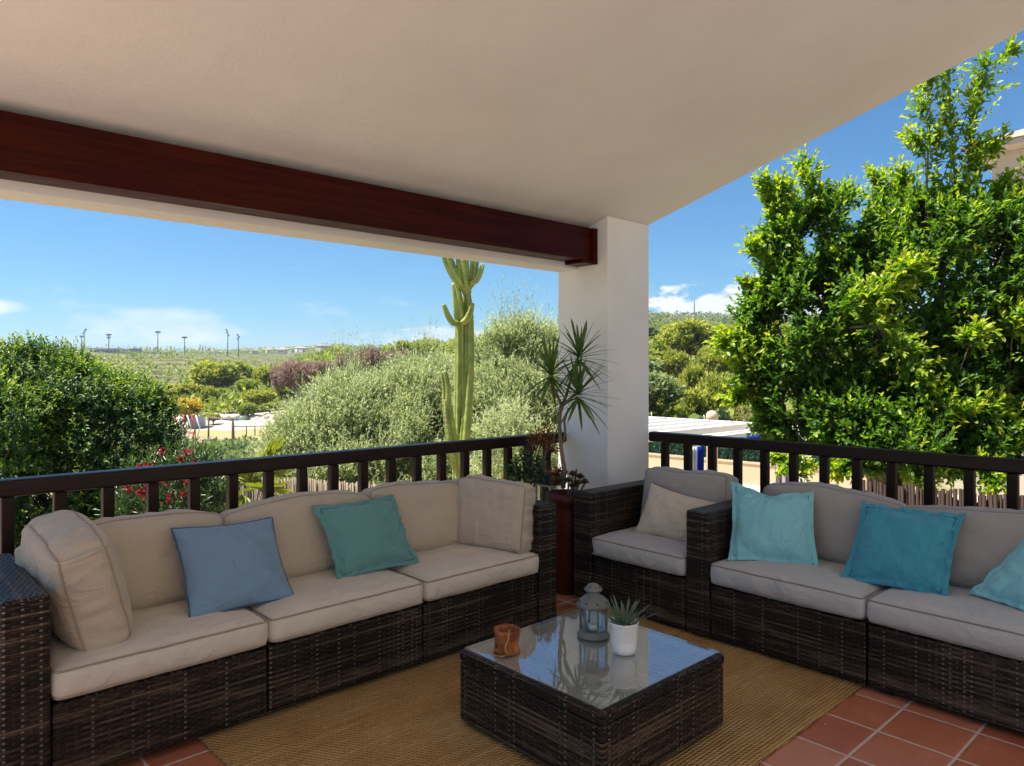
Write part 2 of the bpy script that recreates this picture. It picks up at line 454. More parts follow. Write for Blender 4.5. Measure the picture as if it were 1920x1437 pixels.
M['bark_pale'] = m_bark("tan_bark", (0.14, 0.105, 0.065), (0.27, 0.21, 0.145))
M['bark_dry'] = m_bark("dead_twig_bark", (0.16, 0.11, 0.09), (0.30, 0.23, 0.20))
M['cactus'] = None
M['white_paint'] = m_flat("white_painted_timber", (0.80, 0.79, 0.76), 0.5, 0.4, 0, 0.05)

# ---------------------------------------------------------------- the porch
ROOF_V, ROOF_Z, ROOF_S = 3.413, 2.625, -0.278
def roof_z(v): return ROOF_Z + ROOF_S * (v - ROOF_V)
fl = MB(); fl.box((-1.3, -2.2, -0.28), (4.66, 3.96, 0.0))
struct(fl.build('terrace_floor', M['tiles']))

porch = thing('porch', 'white plastered porch with sloping ceiling, square pillar and dark red beam', 'porch', (4.113, 3.413, 0))
def at_porch(o): o.location = (-4.113, -3.413, 0); return o
cl = MB()
v0, v1, th = -2.2, 4.38, 0.14
cl.add([(-1.3, v0, roof_z(v0)), (4.613, v0, roof_z(v0)), (4.613, v1, roof_z(v1)), (-1.3, v1, roof_z(v1)),
        (-1.3, v0, roof_z(v0) + th), (4.613, v0, roof_z(v0) + th), (4.613, v1, roof_z(v1) + th), (-1.3, v1, roof_z(v1) + th)],
       [(0, 3, 2, 1), (4, 5, 6, 7), (0, 1, 5, 4), (1, 2, 6, 5), (2, 3, 7, 6), (3, 0, 4, 7)])
# fine division so the plaster can undulate
at_porch(cl.build('ceiling', M['ceiling'], porch))
ln = MB()
ln.add([(-1.3, 3.702, 2.258), (4.111, 3.702, 2.258), (4.111, 3.913, 2.258), (-1.3, 3.913, 2.258),
        (-1.3, 3.702, roof_z(3.702) - .002), (4.111, 3.702, roof_z(3.702) - .002), (4.111, 3.913, roof_z(3.913) - .002), (-1.3, 3.913, roof_z(3.913) - .002)],
       [(0, 3, 2, 1), (4, 5, 6, 7), (0, 1, 5, 4), (1, 2, 6, 5), (2, 3, 7, 6), (3, 0, 4, 7)])
at_porch(ln.build('lintel', M['ceiling'], porch))
pl = MB()
pl.add([(4.113, 3.413, 0.001), (4.611, 3.413, 0.001), (4.611, 3.913, 0.001), (4.113, 3.913, 0.001),
        (4.113, 3.413, roof_z(3.413) - .002), (4.611, 3.413, roof_z(3.413) - .002), (4.611, 3.913, roof_z(3.913) - .002), (4.113, 3.913, roof_z(3.913) - .002)],
       [(0, 3, 2, 1), (4, 5, 6, 7), (0, 1, 5, 4), (1, 2, 6, 5), (2, 3, 7, 6), (3, 0, 4, 7)])
at_porch(pl.build('pillar', M['pillar'], porch, 0.008, 2))
bm_ = MB(); bm_.box((-1.28, 3.526, 2.30), (4.06, 3.70, roof_z(3.70) - 0.004))
beam = at_porch(bm_.build('beam', M['beam'], porch, 0.006, 2))
ec = MB(); ec.box((4.062, 3.505, 2.275), (4.110, 3.699, roof_z(3.699) - 0.006))
ec.box((3.96, 3.512, 2.276), (4.061, 3.699, 2.298))
ec.build('end_plate', M['beam'], beam, 0.004, 2)


# unseen house front, added behind the camera to bounce warm light into the porch
M['bounce_front'] = m_plaster("warm_bounce_front", (0.72, 0.66, 0.57), 0.2, 4, 0.03)
hf = thing('house', 'unseen cream house front added behind the porch for warm bounce light', 'house', (2.0, -5.6, -1.0))
h_ = MB(); h_.box((-5.5, -5, 0), (7, 0, 6.4)); h_.build('wall', M['bounce_front'], hf)
for x_ in (-3.2, 3.6):
    h_ = MB(); h_.box((x_ - .6, .003, 1.9), (x_ + .6, .05, 3.3)); fr_ = h_.build('shutter', M['rail'], hf, 0.01)
h_ = MB(); h_.box((-.55, .003, .98), (.55, .06, 3.1)); h_.build('door', M['rail'], hf, 0.01)

# railings
def railing(name, label, loc, rz, length, starts, bw):
    t = thing(name, label, 'railing', loc, rz)
    a = MB(); a.box((0, 0, 0.940), (length, 0.092, 1.015)); a.build('handrail', M['rail'], t, 0.011, 3)
    b = MB(); b.box((0, 0.022, 0.09), (length, 0.070, 0.15)); b.build('bottom_rail', M['rail'], t, 0.005, 2)
    for k, s in enumerate(starts):
        p = MB(); p.box((s, 0.020, 0.151), (s + bw, 0.072, 0.939)); p.build('baluster', M['post'], t, 0.007, 2)
    return t
railing('wooden_railing', 'dark brown wooden railing behind the beige sofa, its end on the pillar beside the dracaena',
        (-2.4, 3.824, 0), 0, 6.53, [0.518 + 2.4 + 0.2 * k for k in range(-13, 18)], 0.050)
railing('wooden_railing', 'dark brown wooden railing behind the armchair and grey-cushioned sofa',
        (4.622, 3.43, 0), R(-90), 6.2, [3.43 - 3.269 - 0.06 + 0.2055 * k for k in range(0, 29)], 0.052)
bpy.context.view_layer.update()

# ---------------------------------------------------------------- cushions
def fbm(p, s, seed=0.0, octs=3):
    v = 0; a = 1; tot = 0
    for _ in range(octs):
        v += a * mnoise.noise((p[0] * s + seed, p[1] * s + seed * 1.7, p[2] * s - seed)); tot += a; a *= 0.5; s *= 2.1
    return v / tot

def cushion_mesh(name, W, D, T, material, seed=0, r=0.035, bulge=0.03, side=0.012, droop=0.0, wrinkle=0.006, sag=0.0, n=30):
    """box cushion with boxed edge: W x D faces, T thick, centred; droop lets the +D corners hang"""
    nx = max(8, int(n)); ny = max(8, int(n * D / W)); nz = 7
    idx = {}; vs = []; fs = []
    def P(i, j, k):
        key = (i, j, k)
        if key in idx: return idx[key]
        u, v, s = 2 * i / nx - 1, 2 * j / ny - 1, 2 * k / nz - 1
        h = Vector((W / 2, D / 2, T / 2)); rr = min(r, T / 2 * .98)
        p = Vector((u * h.x, v * h.y, s * h.z))
        inn = Vector([max(-(h[a] - rr), min(h[a] - rr, p[a])) for a in range(3)])
        dd = p - inn
        if dd.length > 1e-7 and max(abs(dd[a]) for a in range(3)) > 0: p = inn + dd.normalized() * min(rr, dd.length if dd.length < rr else rr)
        fu, fv = (1 - u ** 4), (1 - v ** 4)
        top = abs(s) ** 3 * (1 if s > 0 else -1)
        cu = fu * fv
        p.z += top * bulge * cu * (1.0 + 0.5 * fbm((p.x, p.y, 0), 3.5, seed, 2))
        p.z -= sag * (1 - u * u) * (1 - v * v) * (1 if s > 0 else 0)
        e = 1 - abs(s) ** 2
        p.x += (u ** 7) * side * e * (1 - v ** 6); p.y += (v ** 7) * side * e * (1 - u ** 6)
        # wrinkles: long folds that die out towards the seam plus fine ones on the boxing
        q = (p.x + seed, p.y * 1.0, p.z)
        f1 = fbm((q[0] * 0.8, q[1] * 2.2, q[2]), 4.0, seed, 3)
        f2 = fbm((q[0] * 2.6, q[1] * 0.7, q[2] * 0.5), 5.0, seed + 9, 3)
        ridge = (1 - abs(f1) * 2.2) * 0.5 + (1 - abs(f2) * 2.0) * 0.5
        p.z += top * wrinkle * ridge * (0.35 + 0.65 * cu)
        if e > 0.2:
            rp = fbm((q[0] * 9, q[1] * 9, q[2] * 2), 3.0, seed, 2) * wrinkle * 1.1
            p.x += (u ** 9) * rp; p.y += (v ** 9) * rp
        if droop:
            w_ = max(0, v) ** 2
            p.y -= droop * w_ * (abs(u) ** 3.0)
            p.y -= 0.034 * w_ * (0.5 + 0.5 * math.sin(2.1 * u + seed * 2.3))
            p.y += 0.35 * droop * w_ * fbm((u * 2, seed, 0), 1.3, seed, 2)
        idx[key] = len(vs); vs.append(tuple(p)); return idx[key]
    for i in range(nx):
        for j in range(ny):
            fs.append((P(i, j, nz), P(i + 1, j, nz), P(i + 1, j + 1, nz), P(i, j + 1, nz)))
            fs.append((P(i, j, 0), P(i, j + 1, 0), P(i + 1, j + 1, 0), P(i + 1, j, 0)))
    for i in range(nx):
        for k in range(nz):
            fs.append((P(i, 0, k), P(i + 1, 0, k), P(i + 1, 0, k + 1), P(i, 0, k + 1)))
            fs.append((P(i, ny, k), P(i, ny, k + 1), P(i + 1, ny, k + 1), P(i + 1, ny, k)))
    for j in range(ny):
        for k in range(nz):
            fs.append((P(0, j, k), P(0, j, k + 1), P(0, j + 1, k + 1), P(0, j + 1, k)))
            fs.append((P(nx, j, k), P(nx, j + 1, k), P(nx, j + 1, k + 1), P(nx, j, k + 1)))
    rings = []
    for k in (nz, 0):
        ids = [P(i, 0, k) for i in range(nx)] + [P(nx, j, k) for j in range(ny)] + [P(i, ny, k) for i in range(nx, 0, -1)] + [P(0, j, k) for j in range(ny, 0, -1)]
        s = 1 if k else -1
        rings.append([Vector(vs[a]) for a in ids])
    mb = MB(); mb.add(vs, fs, True)
    o = mb.build(name, material)
    sub = o.modifiers.new('smooth', 'SUBSURF'); sub.levels = 1; sub.render_levels = 1
    return o, rings

def add_piping(cush, rings, material, rad=0.0045):
    mb = MB()
    for rg in rings:
        pts = [p for a, p in enumerate(rg) if a % 1 == 0]
        # drop near-duplicates at the corners, smooth once
        q = [pts[0]]
        for p in pts[1:]:
            if (p - q[-1]).length > 0.004: q.append(p)
        m = len(q); q = [(q[a - 1] + q[a] * 2 + q[(a + 1) % m]) / 4 for a in range(m)]
        c = sum(q, Vector()) / m
        mb.tube([p + (p - c).normalized() * 0.0025 for p in q], rad, 6, closed=True)
    return mb.build('piping', material, cush)

SEAT_T = 0.105
def seat_cushion(parent, x0, x1, y0, y1, fab, pipe, seed):
    o, rings = cushion_mesh('seat_cushion', x1 - x0, y1 - y0, SEAT_T, fab, seed, 0.026, 0.022, 0.012, 0, 0.013)
    o.parent = parent; o.location = ((x0 + x1) / 2, (y0 + y1) / 2, 0.322 + SEAT_T / 2 + 0.012)
    add_piping(o, rings, pipe); return o

def back_cushion(parent, x0, x1, ybot, z0, H, fab, pipe, seed, lean=14, T=0.15, droop=0.016, roll=0.0):
    o, rings = cushion_mesh('back_cushion', x1 - x0, H, T, fab, seed, 0.04, 0.045, 0.015, droop, 0.017)
    o.parent = parent
    # local +y (the D axis) points up and leans back; local +z faces the front
    o.rotation_euler = (R(90 - lean), R(0), 0)
    rot = Matrix.Rotation(R(90 - lean), 4, 'X')
    base = rot @ Vector((0, -H / 2, 0))
    o.location = ((x0 + x1) / 2, ybot + T / 2 - 0.0 - base.y, z0 - base.z)
    o.rotation_euler.y = roll
    # piping on the front seam only reads as dark line
    add_piping(o, rings, pipe); return o

def module(label, loc, rz, x0, x1, arms, fab, pipe, seed, lean=14, group='wicker seats round the coffee table', cat='sofa section', name='sofa_section', back=True, bx=(-.008, .008), backH=0.42, D=0.815):
    t = thing(name, label, cat, loc, rz, group)
    aw = 0.150
    f = MB(); f.box((x0 + .002, 0.012, 0.03), (x1 - .002, D - 0.15, 0.318)); f.build('base', M['wicker'], t, 0.012, 3, uv=True)
    b = MB(); b.box((x0 + .002, D - 0.148, 0.03), (x1 - .002, D, 0.70)); b.build('backrest', M['wicker'], t, 0.018, 3, uv=True)
    for sx, sy in ((x0 + .05, .06), (x1 - .09, .06), (x0 + .05, D - .09), (x1 - .09, D - .09)):
        q = MB(); q.box((sx, sy, 0.0), (sx + .04, sy + .04, 0.029)); q.build('foot', M['black_metal'], t)
    for a in arms:
        xa, xb = (x0 - aw, x0 - 0.001) if a < 0 else (x1 + 0.001, x1 + aw)
        q = MB(); q.box((xa, 0.0, 0.03), (xb, D, 0.712)); q.build('armrest', M['wicker'], t, 0.016, 3, uv=True)
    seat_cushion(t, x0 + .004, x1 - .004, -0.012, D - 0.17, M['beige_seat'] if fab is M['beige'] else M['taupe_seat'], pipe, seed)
    if back: back_cushion(t, x0 + bx[0], x1 + bx[1], D - 0.40, 0.43, backH, fab, pipe, seed + 3.3, lean)
    return t

LY = 2.96
module('wicker sofa section with left arm, blue pillow on its beige seat', (0, LY, 0), 0, 0.545, 1.338, [-1], M['beige'], M['pipe_beige'], 1.3)
module('armless wicker middle sofa section with beige cushions under the sea-green pillow', (0, LY, 0), 0, 1.338, 2.148, [], M['beige'], M['pipe_beige'], 4.1)
module('wicker sofa section with right arm and beige cushions, next to the potted plants', (0, LY, 0), 0, 2.148, 2.958, [1], M['beige'], M['pipe_beige'], 7.7)
RX, RY = 3.49, 3.035
module('wicker armchair with two arms beside the white pillar, cream pillow on its seat', (RX, RY, 0), R(-90), 0.0, 0.70, [-1, 1], M['taupe'], M['pipe_taupe'], 11.2, 10, cat='armchair', name='armchair', backH=0.44, bx=(.055, -.02))
module('grey-cushioned wicker sofa section next to the armchair, under the pale aqua pillow', (RX, RY, 0), R(-90), 0.852, 1.675, [], M['taupe'], M['pipe_taupe'], 15.4, 13, bx=(.045, .006))
module('grey-cushioned wicker sofa section at the edge of the photo with the pale blue pillow', (RX, RY, 0), R(-90), 1.679, 2.502, [], M['taupe'], M['pipe_taupe'], 19.9, 13)

# loose box cushions leaning inside the two arms of the beige sofa
def loose_box_cushion(label, corner, xdir, ydir, W, H, T, seed, droop=0.03):
    o, rings = cushion_mesh('side_cushion', W, H, T, M['beige'], seed, 0.035, 0.035, 0.01, droop, 0.020, n=38)
    x = Vector(xdir).normalized(); y = Vector(ydir); y = (y - x * y.dot(x)).normalized(); z = x.cross(y)
    Mx = Matrix(((x.x, y.x, z.x, 0), (x.y, y.y, z.y, 0), (x.z, y.z, z.z, 0), (0, 0, 0, 1)))
    c = Vector(corner) + x * (W / 2) + y * (H / 2)
    o.matrix_world = Matrix.Translation(c) @ Mx
    tag(o, label, 'cushion', 'beige side cushions leaning inside the sofa arms')
    add_piping(o, rings, M['pipe_beige']); return o
# left one: its boxed edge faces the front; z axis (thickness) points to +U
loose_box_cushion('beige box cushion leaning on the left wicker arm with its creased edge forward', (0.748, 3.03, 0.452), (0, 1, 0), (-0.26, 0.05, 1), 0.56, 0.47, 0.17, 23.1, 0.05)
loose_box_cushion('beige box cushion leaning on the right wicker arm next to the potted plants', (2.735, 3.44, 0.445), (0.33, -0.94, 0), (0.17, 0.06, 1), 0.47, 0.43, 0.15, 27.7, 0.03)

# throw pillows given by their four corners (top left, top right, bottom right, bottom left)
def pillow(label, c4, T, fab, seed, flange=0.0, pipe=None, dent=0.0, cat='pillow', seam=None):
    tl, tr, br, bl = [Vector(p) for p in c4]
    nrm = ((tr - bl).cross(tl - br)).normalized()
    ctr = (tl + tr + br + bl) / 4
    if nrm.dot(Vector((0, 0, 1.5)) - ctr) < 0: nrm = -nrm
    N = 44; s_in = 1.0 - flange
    def at(u, v):
        a, b = (u + 1) / 2, (v + 1) / 2
        return bl * ((1 - a) * (1 - b)) + br * (a * (1 - b)) + tr * (a * b) + tl * ((1 - a) * b)
    def pos(u, v, side):
        pin = 0.075
        uu = u * (1 - pin * (1 - v * v) * abs(u) ** 1.0); vv = v * (1 - pin * (1 - u * u) * abs(v) ** 1.0)
        vv -= dent * max(0, v) ** 2 * math.exp(-((u + 0.05) / 0.42) ** 2)
        p = at(uu, vv)
        a, b = min(1, abs(u) / s_in), min(1, abs(v) / s_in)
        t = max(0.0, (1 - a ** 2.4) * (1 - b ** 2.4)) ** 0.62
        q = (u * 0.23 + seed, v * 0.23, seed * .3)
        corner = (abs(u * v)) ** 0.8
        wr = fbm((q[0] * 2.5, q[1] * 2.5, q[2]), 3.2, seed, 3) * 0.020
        ang = math.atan2(v - (0.9 if dent else 1.4), u)
        rad = math.sin(ang * 17 + 6 * fbm(q, 4, seed + 2, 2)) * 0.009 * max(0, v) * (1 if dent else 0.5)
        diag = math.sin((u + v * .6) * 7 + 5 * fbm(q, 3, seed + 5, 2)) * 0.0055
        h = T / 2 * t + (wr + rad + diag) * min(1, t * 1.6)
        edge = 0.003 + (0.002 if flange else 0.0)
        wav = fbm((q[0] * 3, q[1] * 3, 1), 6, seed + 4, 2) * 0.022 * (1 - t) * (1.6 if flange else 0.6)
        if flange:   # stitched groove
            gd = min(abs(abs(u) - s_in), 9) if abs(v) < s_in else 9
            gd = min(gd, abs(abs(v) - s_in) if abs(u) < s_in else 9)
            edge -= 0.003 * math.exp(-(gd / 0.02) ** 2)
        return p + nrm * (side * (h + edge) + wav)
    mb = MB()
    for side in (1, -1):
        mb.grid(N, N, lambda a, b: pos(2 * a - 1, 2 * b - 1, side), True, side < 0)
    o_c = ctr
    mb.v = [tuple(Vector(p) - o_c) for p in mb.v]
    o = mb.build('throw_pillow', fab, loc=o_c)
    # close the rim
    import bmesh
    b = bmesh.new(); b.from_mesh(o.data); bmesh.ops.remove_doubles(b, verts=b.verts, dist=0.0005)
    be = [e for e in b.edges if e.is_boundary]
    if be: bmesh.ops.bridge_loops(b, edges=be)
    bmesh.ops.recalc_face_normals(b, faces=b.faces)
    for f in b.faces: f.smooth = True
    b.to_mesh(o.data); b.free()
    tag(o, label, cat, 'throw pillows on the seats')
    if flange:
        ring = []
        for k in range(4 * 26):
            e, s = divmod(k, 26); s = (2 * s / 26 - 1) * s_in
            u, v = [(s, -s_in), (s_in, s), (-s, s_in), (-s_in, -s)][e]
            ring.append(pos(u, v, 1) - o_c + nrm * 0.0005)
        pm = MB(); pm.tube(ring, 0.0040, 5, closed=True); pm.build('seam', seam, o)
    if pipe is not None:
        ring = []
        for k in range(4 * 26):
            e, s = divmod(k, 26); s = 2 * s / 26 - 1
            u, v = [(s, -1), (1, s), (-s, 1), (-1, -s)][e]
            ring.append(pos(u, v, 0) - o_c)
        pm = MB(); pm.tube(ring, 0.006, 6, closed=True); pm.build('piping', pipe, o)
    return o
pillow('dusty blue pillow with dark piping on the sofa section with the left arm',
       [(1.070, 3.36, 0.800), (1.530, 3.36, 0.783), (1.530, 3.12, 0.452), (1.065, 3.12, 0.452)], 0.15, M['blue'], 2.2, 0.0, M['blue_pipe'])
pillow('sea-green flanged pillow on the middle section of the beige sofa',
       [(1.745, 3.37, 0.815), (2.235, 3.37, 0.816), (2.290, 3.20, 0.455), (1.795, 3.19, 0.458)], 0.13, M['sage'], 5.2, 0.13, seam=M['sage_seam'])
pillow('cream pillow without flange on the armchair by the white pillar',
       [(3.86, 2.840, 0.762), (3.90, 2.385, 0.690), (3.74, 2.440, 0.452), (3.70, 2.860, 0.452)], 0.16, M['cream'], 8.9, 0.0)
pillow('pale aqua flanged pillow with dented top, against the inner arm of the armchair',
       [(3.80, 2.230, 0.845), (3.90, 1.785, 0.828), (3.74, 1.680, 0.455), (3.56, 2.110, 0.456)], 0.15, M['aqua'], 12.4, 0.12, None, 0.16, seam=M['aqua_seam'])
pillow('dark teal flanged pillow between the two grey back cushions',
       [(3.90, 1.535, 0.815), (3.92, 1.065, 0.820), (3.70, 1.075, 0.445), (3.66, 1.545, 0.450)], 0.15, M['teal'], 16.1, 0.13, seam=M['teal_seam'])
pillow('pale blue flanged pillow tilted on its corner at the edge of the photo',
       [(3.78, 1.015, 0.475), (3.96, 0.780, 0.84), (3.84, 0.450, 0.60), (3.66, 0.700, 0.455)], 0.15, M['aqua'], 21.7, 0.12, seam=M['aqua_seam'])

# ---------------------------------------------------------------- rug and coffee table
rg = MB()
def rugp(a, b):
    x = 1.07 + a * 2.50; y = 1.385 + b * 1.70
    ed = 0.006 * mnoise.noise((x * 9, y * 9, 2))
    if a in (0, 1): x += ed
    if b in (0, 1): y += ed
    return (x, y, 0.011 + 0.004 * mnoise.noise((x * 4, y * 4, 0)) + 0.002 * mnoise.noise((x * 11, y * 11, 5)))
rg.grid(90, 60, rugp)
rug = rg.build('jute_rug', M['rug'])
sol = rug.modifiers.new('thick', 'SOLIDIFY'); sol.thickness = 0.009
tag(rug, 'golden brown woven jute rug under the coffee table', 'rug')

tb = thing('coffee_table', 'square dark brown wicker coffee table with inset glass top on the rug', 'table', (2.295, 1.995, 0.010))
hw_ = 0.392
q = MB(); q.box((-hw_ + .003, -hw_ + .003, 0.022), (hw_ - .003, hw_ - .003, 0.268)); q.build('body', M['wicker'], tb, 0.012, 3, uv=True)
q = MB(); q.box((-hw_, -hw_, 0.269), (hw_, hw_, 0.316)); q.build('rim', M['wicker'], tb, 0.014, 3, uv=True)
q = MB(); q.box((-hw_ + .03, -hw_ + .03, 0.314), (hw_ - .03, hw_ - .03, 0.3175)); q.build('woven_top', M['wicker_top'], tb, 0, 1, uv=True)
q = MB(); q.box((-hw_ + .018, -hw_ + .018, 0.3195), (hw_ - .018, hw_ - .018, 0.325)); q.build('glass_top', M['glass'], tb, 0.001, 1)
for sx in (-1, 1):
    for sy in (-1, 1):
        f = MB(); f.box((sx * .33 - .025, sy * .33 - .025, 0), (sx * .33 + .025, sy * .33 + .025, 0.021)); f.build('foot', M['black_metal'], tb)
TZ = 0.3355

# lantern on the table
lt = thing('lantern', 'small grey metal tea-light lantern with domed cap on the glass table', 'lantern', (2.415, 2.085, TZ))
Rb = 0.060
q = MB(); q.lathe([(0.040, 0.0), (0.070, 0.003), (0.072, 0.010), (0.066, 0.014), (0.062, 0.026), (0.058, 0.030)], 40); q.build('base', M['zinc'], lt)
for k in range(6):
    a = k * math.pi / 3; a2 = a + math.pi / 3
    q = MB(); q.bar((Rb * .97 * math.cos(a), Rb * .97 * math.sin(a), 0.028), (Rb * .97 * math.cos(a), Rb * .97 * math.sin(a), 0.133), 0.006, 0.006); q.build('post', M['zinc'], lt)
    q = MB(); p0 = Vector((math.cos(a), math.sin(a), 0)) * Rb * .93; p1 = Vector((math.cos(a2), math.sin(a2), 0)) * Rb * .93
    q.bar((*(p0 * .5 + p1 * .5).xy, 0.030), (*(p0 * .5 + p1 * .5).xy, 0.132), 0.0025, 0.0025)
    s = (p1 - p0).normalized(); c = (p0 + p1) / 2; n = c.normalized()
    mm = Matrix(((s.x, n.x, 0, c.x), (s.y, n.y, 0, c.y), (0, 0, 1, 0), (0, 0, 0, 1)))
    g = MB(); g.box((-0.0265, -0.0006, 0.030), (0.0265, 0.0006, 0.132), mm); g.build('pane', M['lantern_glass'], lt)
q = MB(); q.lathe([(0.060, 0.132), (0.071, 0.133), (0.073, 0.140), (0.066, 0.152), (0.054, 0.166), (0.036, 0.178), (0.027, 0.183), (0.026, 0.198), (0.038, 0.200), (0.040, 0.206), (0.034, 0.214), (0.022, 0.226), (0.010, 0.231), (0.0, 0.232)], 40)
cap = q.build('cap', M['zinc'], lt)
q = MB()
for k in range(8):
    a = k * math.pi / 4 + .2
    q.lathe([(0.0, 0.0), (0.0045, 0.0), (0.0045, 0.004), (0.0, 0.004)], 10, (0.062 * math.cos(a), 0.062 * math.sin(a), 0.1545))
    q.lathe([(0.0, 0.0), (0.003, 0.0), (0.003, 0.003), (0.0, 0.003)], 10, (0.030 * math.cos(a), 0.030 * math.sin(a), 0.2165))
q.build('vent_hole', M['black_metal'], cap)
q = MB(); q.lathe([(0.0, 0.031), (0.022, 0.031), (0.022, 0.052), (0.019, 0.054), (0.0, 0.052)], 24); q.build('candle', M['wax'], lt)

def blade(mb, base, d, up, L, W, curl, n=6, fold=0.25):
    """a strap leaf: n segments, keel fold, curving down by curl"""
    d = Vector(d).normalized(); s = d.cross(up).normalized(); nn = s.cross(d)
    vs = []; p = Vector(base)
    for i in range(n + 1):
        t = i / n
        wd = W * (0.55 + 0.9 * t) * (1 - t) ** 0.7 if t > 0.25 else W * (0.55 + 0.5 * t)
        wd = max(wd, W * .02)
        c = p + d * (L * t) + Vector((0, 0, -1)) * (curl * L * t * t)
        vs += [c - s * wd / 2 + nn * wd * fold, c, c + s * wd / 2 + nn * wd * fold]
    fs = []
    for i in range(n):
        a = i * 3
        fs += [(a, a + 1, a + 4, a + 3), (a + 1, a + 2, a + 5, a + 4)]
    mb.add(vs, fs, True)

def m_blade(name, mid, edge, rough=0.4):
    m, t = mat(name); c = t.coord(); n = t.noise(c, 25, 3)
    cc = t.mix(n, mid, edge)
    p = t.principled(cc, rough, 0.4); tr = t.node('ShaderNodeBsdfTranslucent'); t.put(tr.inputs[0], cc)
    mx = t.node('ShaderNodeMixShader'); mx.inputs[0].default_value = 0.2
    t.l.new(p, mx.inputs[1]); t.l.new(tr.outputs[0], mx.inputs[2]); t.out(mx.outputs[0]); return m
M['faux'] = m_blade("grey_green_strap_leaf", (0.06, 0.11, 0.05), (0.20, 0.27, 0.16))
M['dracaena'] = m_blade("dracaena_leaf", (0.045, 0.10, 0.020), (0.15, 0.24, 0.05))

pp = thing('potted_plant', 'white ribbed pot with a spiky green plant on the glass table', 'potted plant', (2.372, 1.882, TZ))
q = MB(); q.lathe([(0.040, 0.0), (0.046, 0.002), (0.047, 0.012), (0.0505, 0.017), (0.0475, 0.023), (0.052, 0.030), (0.049, 0.036), (0.0535, 0.043), (0.0505, 0.049), (0.0545, 0.056), (0.0575, 0.118), (0.0605, 0.121), (0.0605, 0.128), (0.056, 0.128), (0.054, 0.110), (0.0, 0.108)], 48)
q.build('pot', M['white_pot'], pp)
rnd = random.Random(4); q = MB()
for k in range(34):
    a = k * 2.4; tilt = 0.15 + 0.95 * (k / 34)
    d = Vector((math.cos(a) * math.sin(tilt), math.sin(a) * math.sin(tilt), math.cos(tilt)))
    blade(q, (0.018 * math.cos(a), 0.018 * math.sin(a), 0.105), d, Vector((0, 0, 1)), rnd.uniform(0.10, 0.155), rnd.uniform(0.014, 0.02), rnd.uniform(0.05, 0.35), 6)
q.build('leaves', M['faux'], pp)

cu = thing('wooden_cup', 'orange-brown bark cup with a cord handle on the glass table', 'cup', (2.022, 2.214, TZ))
prof = [(0.0, 0.004), (0.050, 0.0), (0.056, 0.004), (0.050, 0.018), (0.0485, 0.035), (0.0515, 0.06), (0.0545, 0.085), (0.055, 0.094), (0.051, 0.095), (0.046, 0.08), (0.043, 0.02), (0.0, 0.014)]
q = MB(); q.lathe(prof, 40)
q.v = [(x * (1 + .09 * mnoise.noise((x * 25, y * 25, z * 18))), y * (1 + .09 * mnoise.noise((x * 25, y * 25, z * 18))), z + .004 * mnoise.noise((x * 30, y * 30, 1)) * (z > .09)) for x, y, z in q.v]
q.build('cup', M['cup'], cu)
q = MB()
pts = []
for k in range(15):
    t = k / 14
    pts.append((-0.030 - 0.045 * math.sin(math.pi * t) * (1 if t > .3 else .8), -0.048 - 0.03 * math.sin(math.pi * t) + .010 * t, 0.108 - 0.102 * t - .006 * math.sin(3 * t)))
q.tube(pts, 0.003, 8)
q.tube([pts[-1], (-0.055, -0.035, 0.004), (-0.072, -0.01, 0.004), (-0.066, 0.015, 0.004), (-0.045, 0.03, 0.004)], 0.003, 8)
q.build('cord', M['cord'], cu)

# ---------------------------------------------------------------- the corner between the sofas
pc = thing('dracaena_plant', 'potted dracaena with three spiky heads standing before the white pillar', 'potted plant', (3.62, 3.36, 0))
q = MB(); q.lathe([(0.0, 0.0), (0.10, 0.0), (0.104, 0.01), (0.128, 0.56), (0.132, 0.60), (0.142, 0.605), (0.144, 0.665), (0.132, 0.667), (0.126, 0.62), (0.0, 0.615)], 40)
q.build('pot', M['red_pot'], pc)
def dpt(px, py, d):
    """a point of this plant, worked out at distance d on the photograph's view line, in the pot's frame"""
    c_, s_ = math.cos(R(42.8)), math.sin(R(42.8)); x = (px - 960) / 1361; z = (693 - py) / 1361
    return Vector(((c_ * x + s_) * d - 3.62, (-s_ * x + c_) * d - 3.36, 1.5 + z * d))
DD = 4.93
q = MB()
q.tube([dpt(1056, 915, DD), dpt(1058, 880, DD), dpt(1052, 840, DD), dpt(1049, 800, DD), dpt(1050, 775, DD), dpt(1054, 760, DD)], [0.017, 0.016, 0.014, 0.013, 0.013, 0.015], 10)
heads = [(1033, 697, 4.85), (1086, 665, 5.02), (1084, 735, 4.84)]
q.tube([dpt(1054, 762, DD), dpt(1046, 745, DD), dpt(1038, 725, 4.88), dpt(*heads[0])], [0.012, 0.010, 0.009, 0.009], 8)
q.tube([dpt(1054, 762, DD), dpt(1064, 735, DD + .05), dpt(1073, 700, 5.0), dpt(*heads[1])], [0.012, 0.010, 0.009, 0.009], 8)
q.tube([dpt(1054, 762, DD), dpt(1062, 755, DD), dpt(1072, 745, 4.87), dpt(*heads[2])], [0.011, 0.010, 0.009, 0.009], 8)
q.tube([dpt(1056, 830, DD), dpt(1060, 810, DD - .02), dpt(1058, 790, DD - .02), dpt(1066, 765, DD - .02)], [0.009, 0.008, 0.008, 0.006], 8)
q.build('trunk', M['bark_pale'], pc)
rnd = random.Random(9)
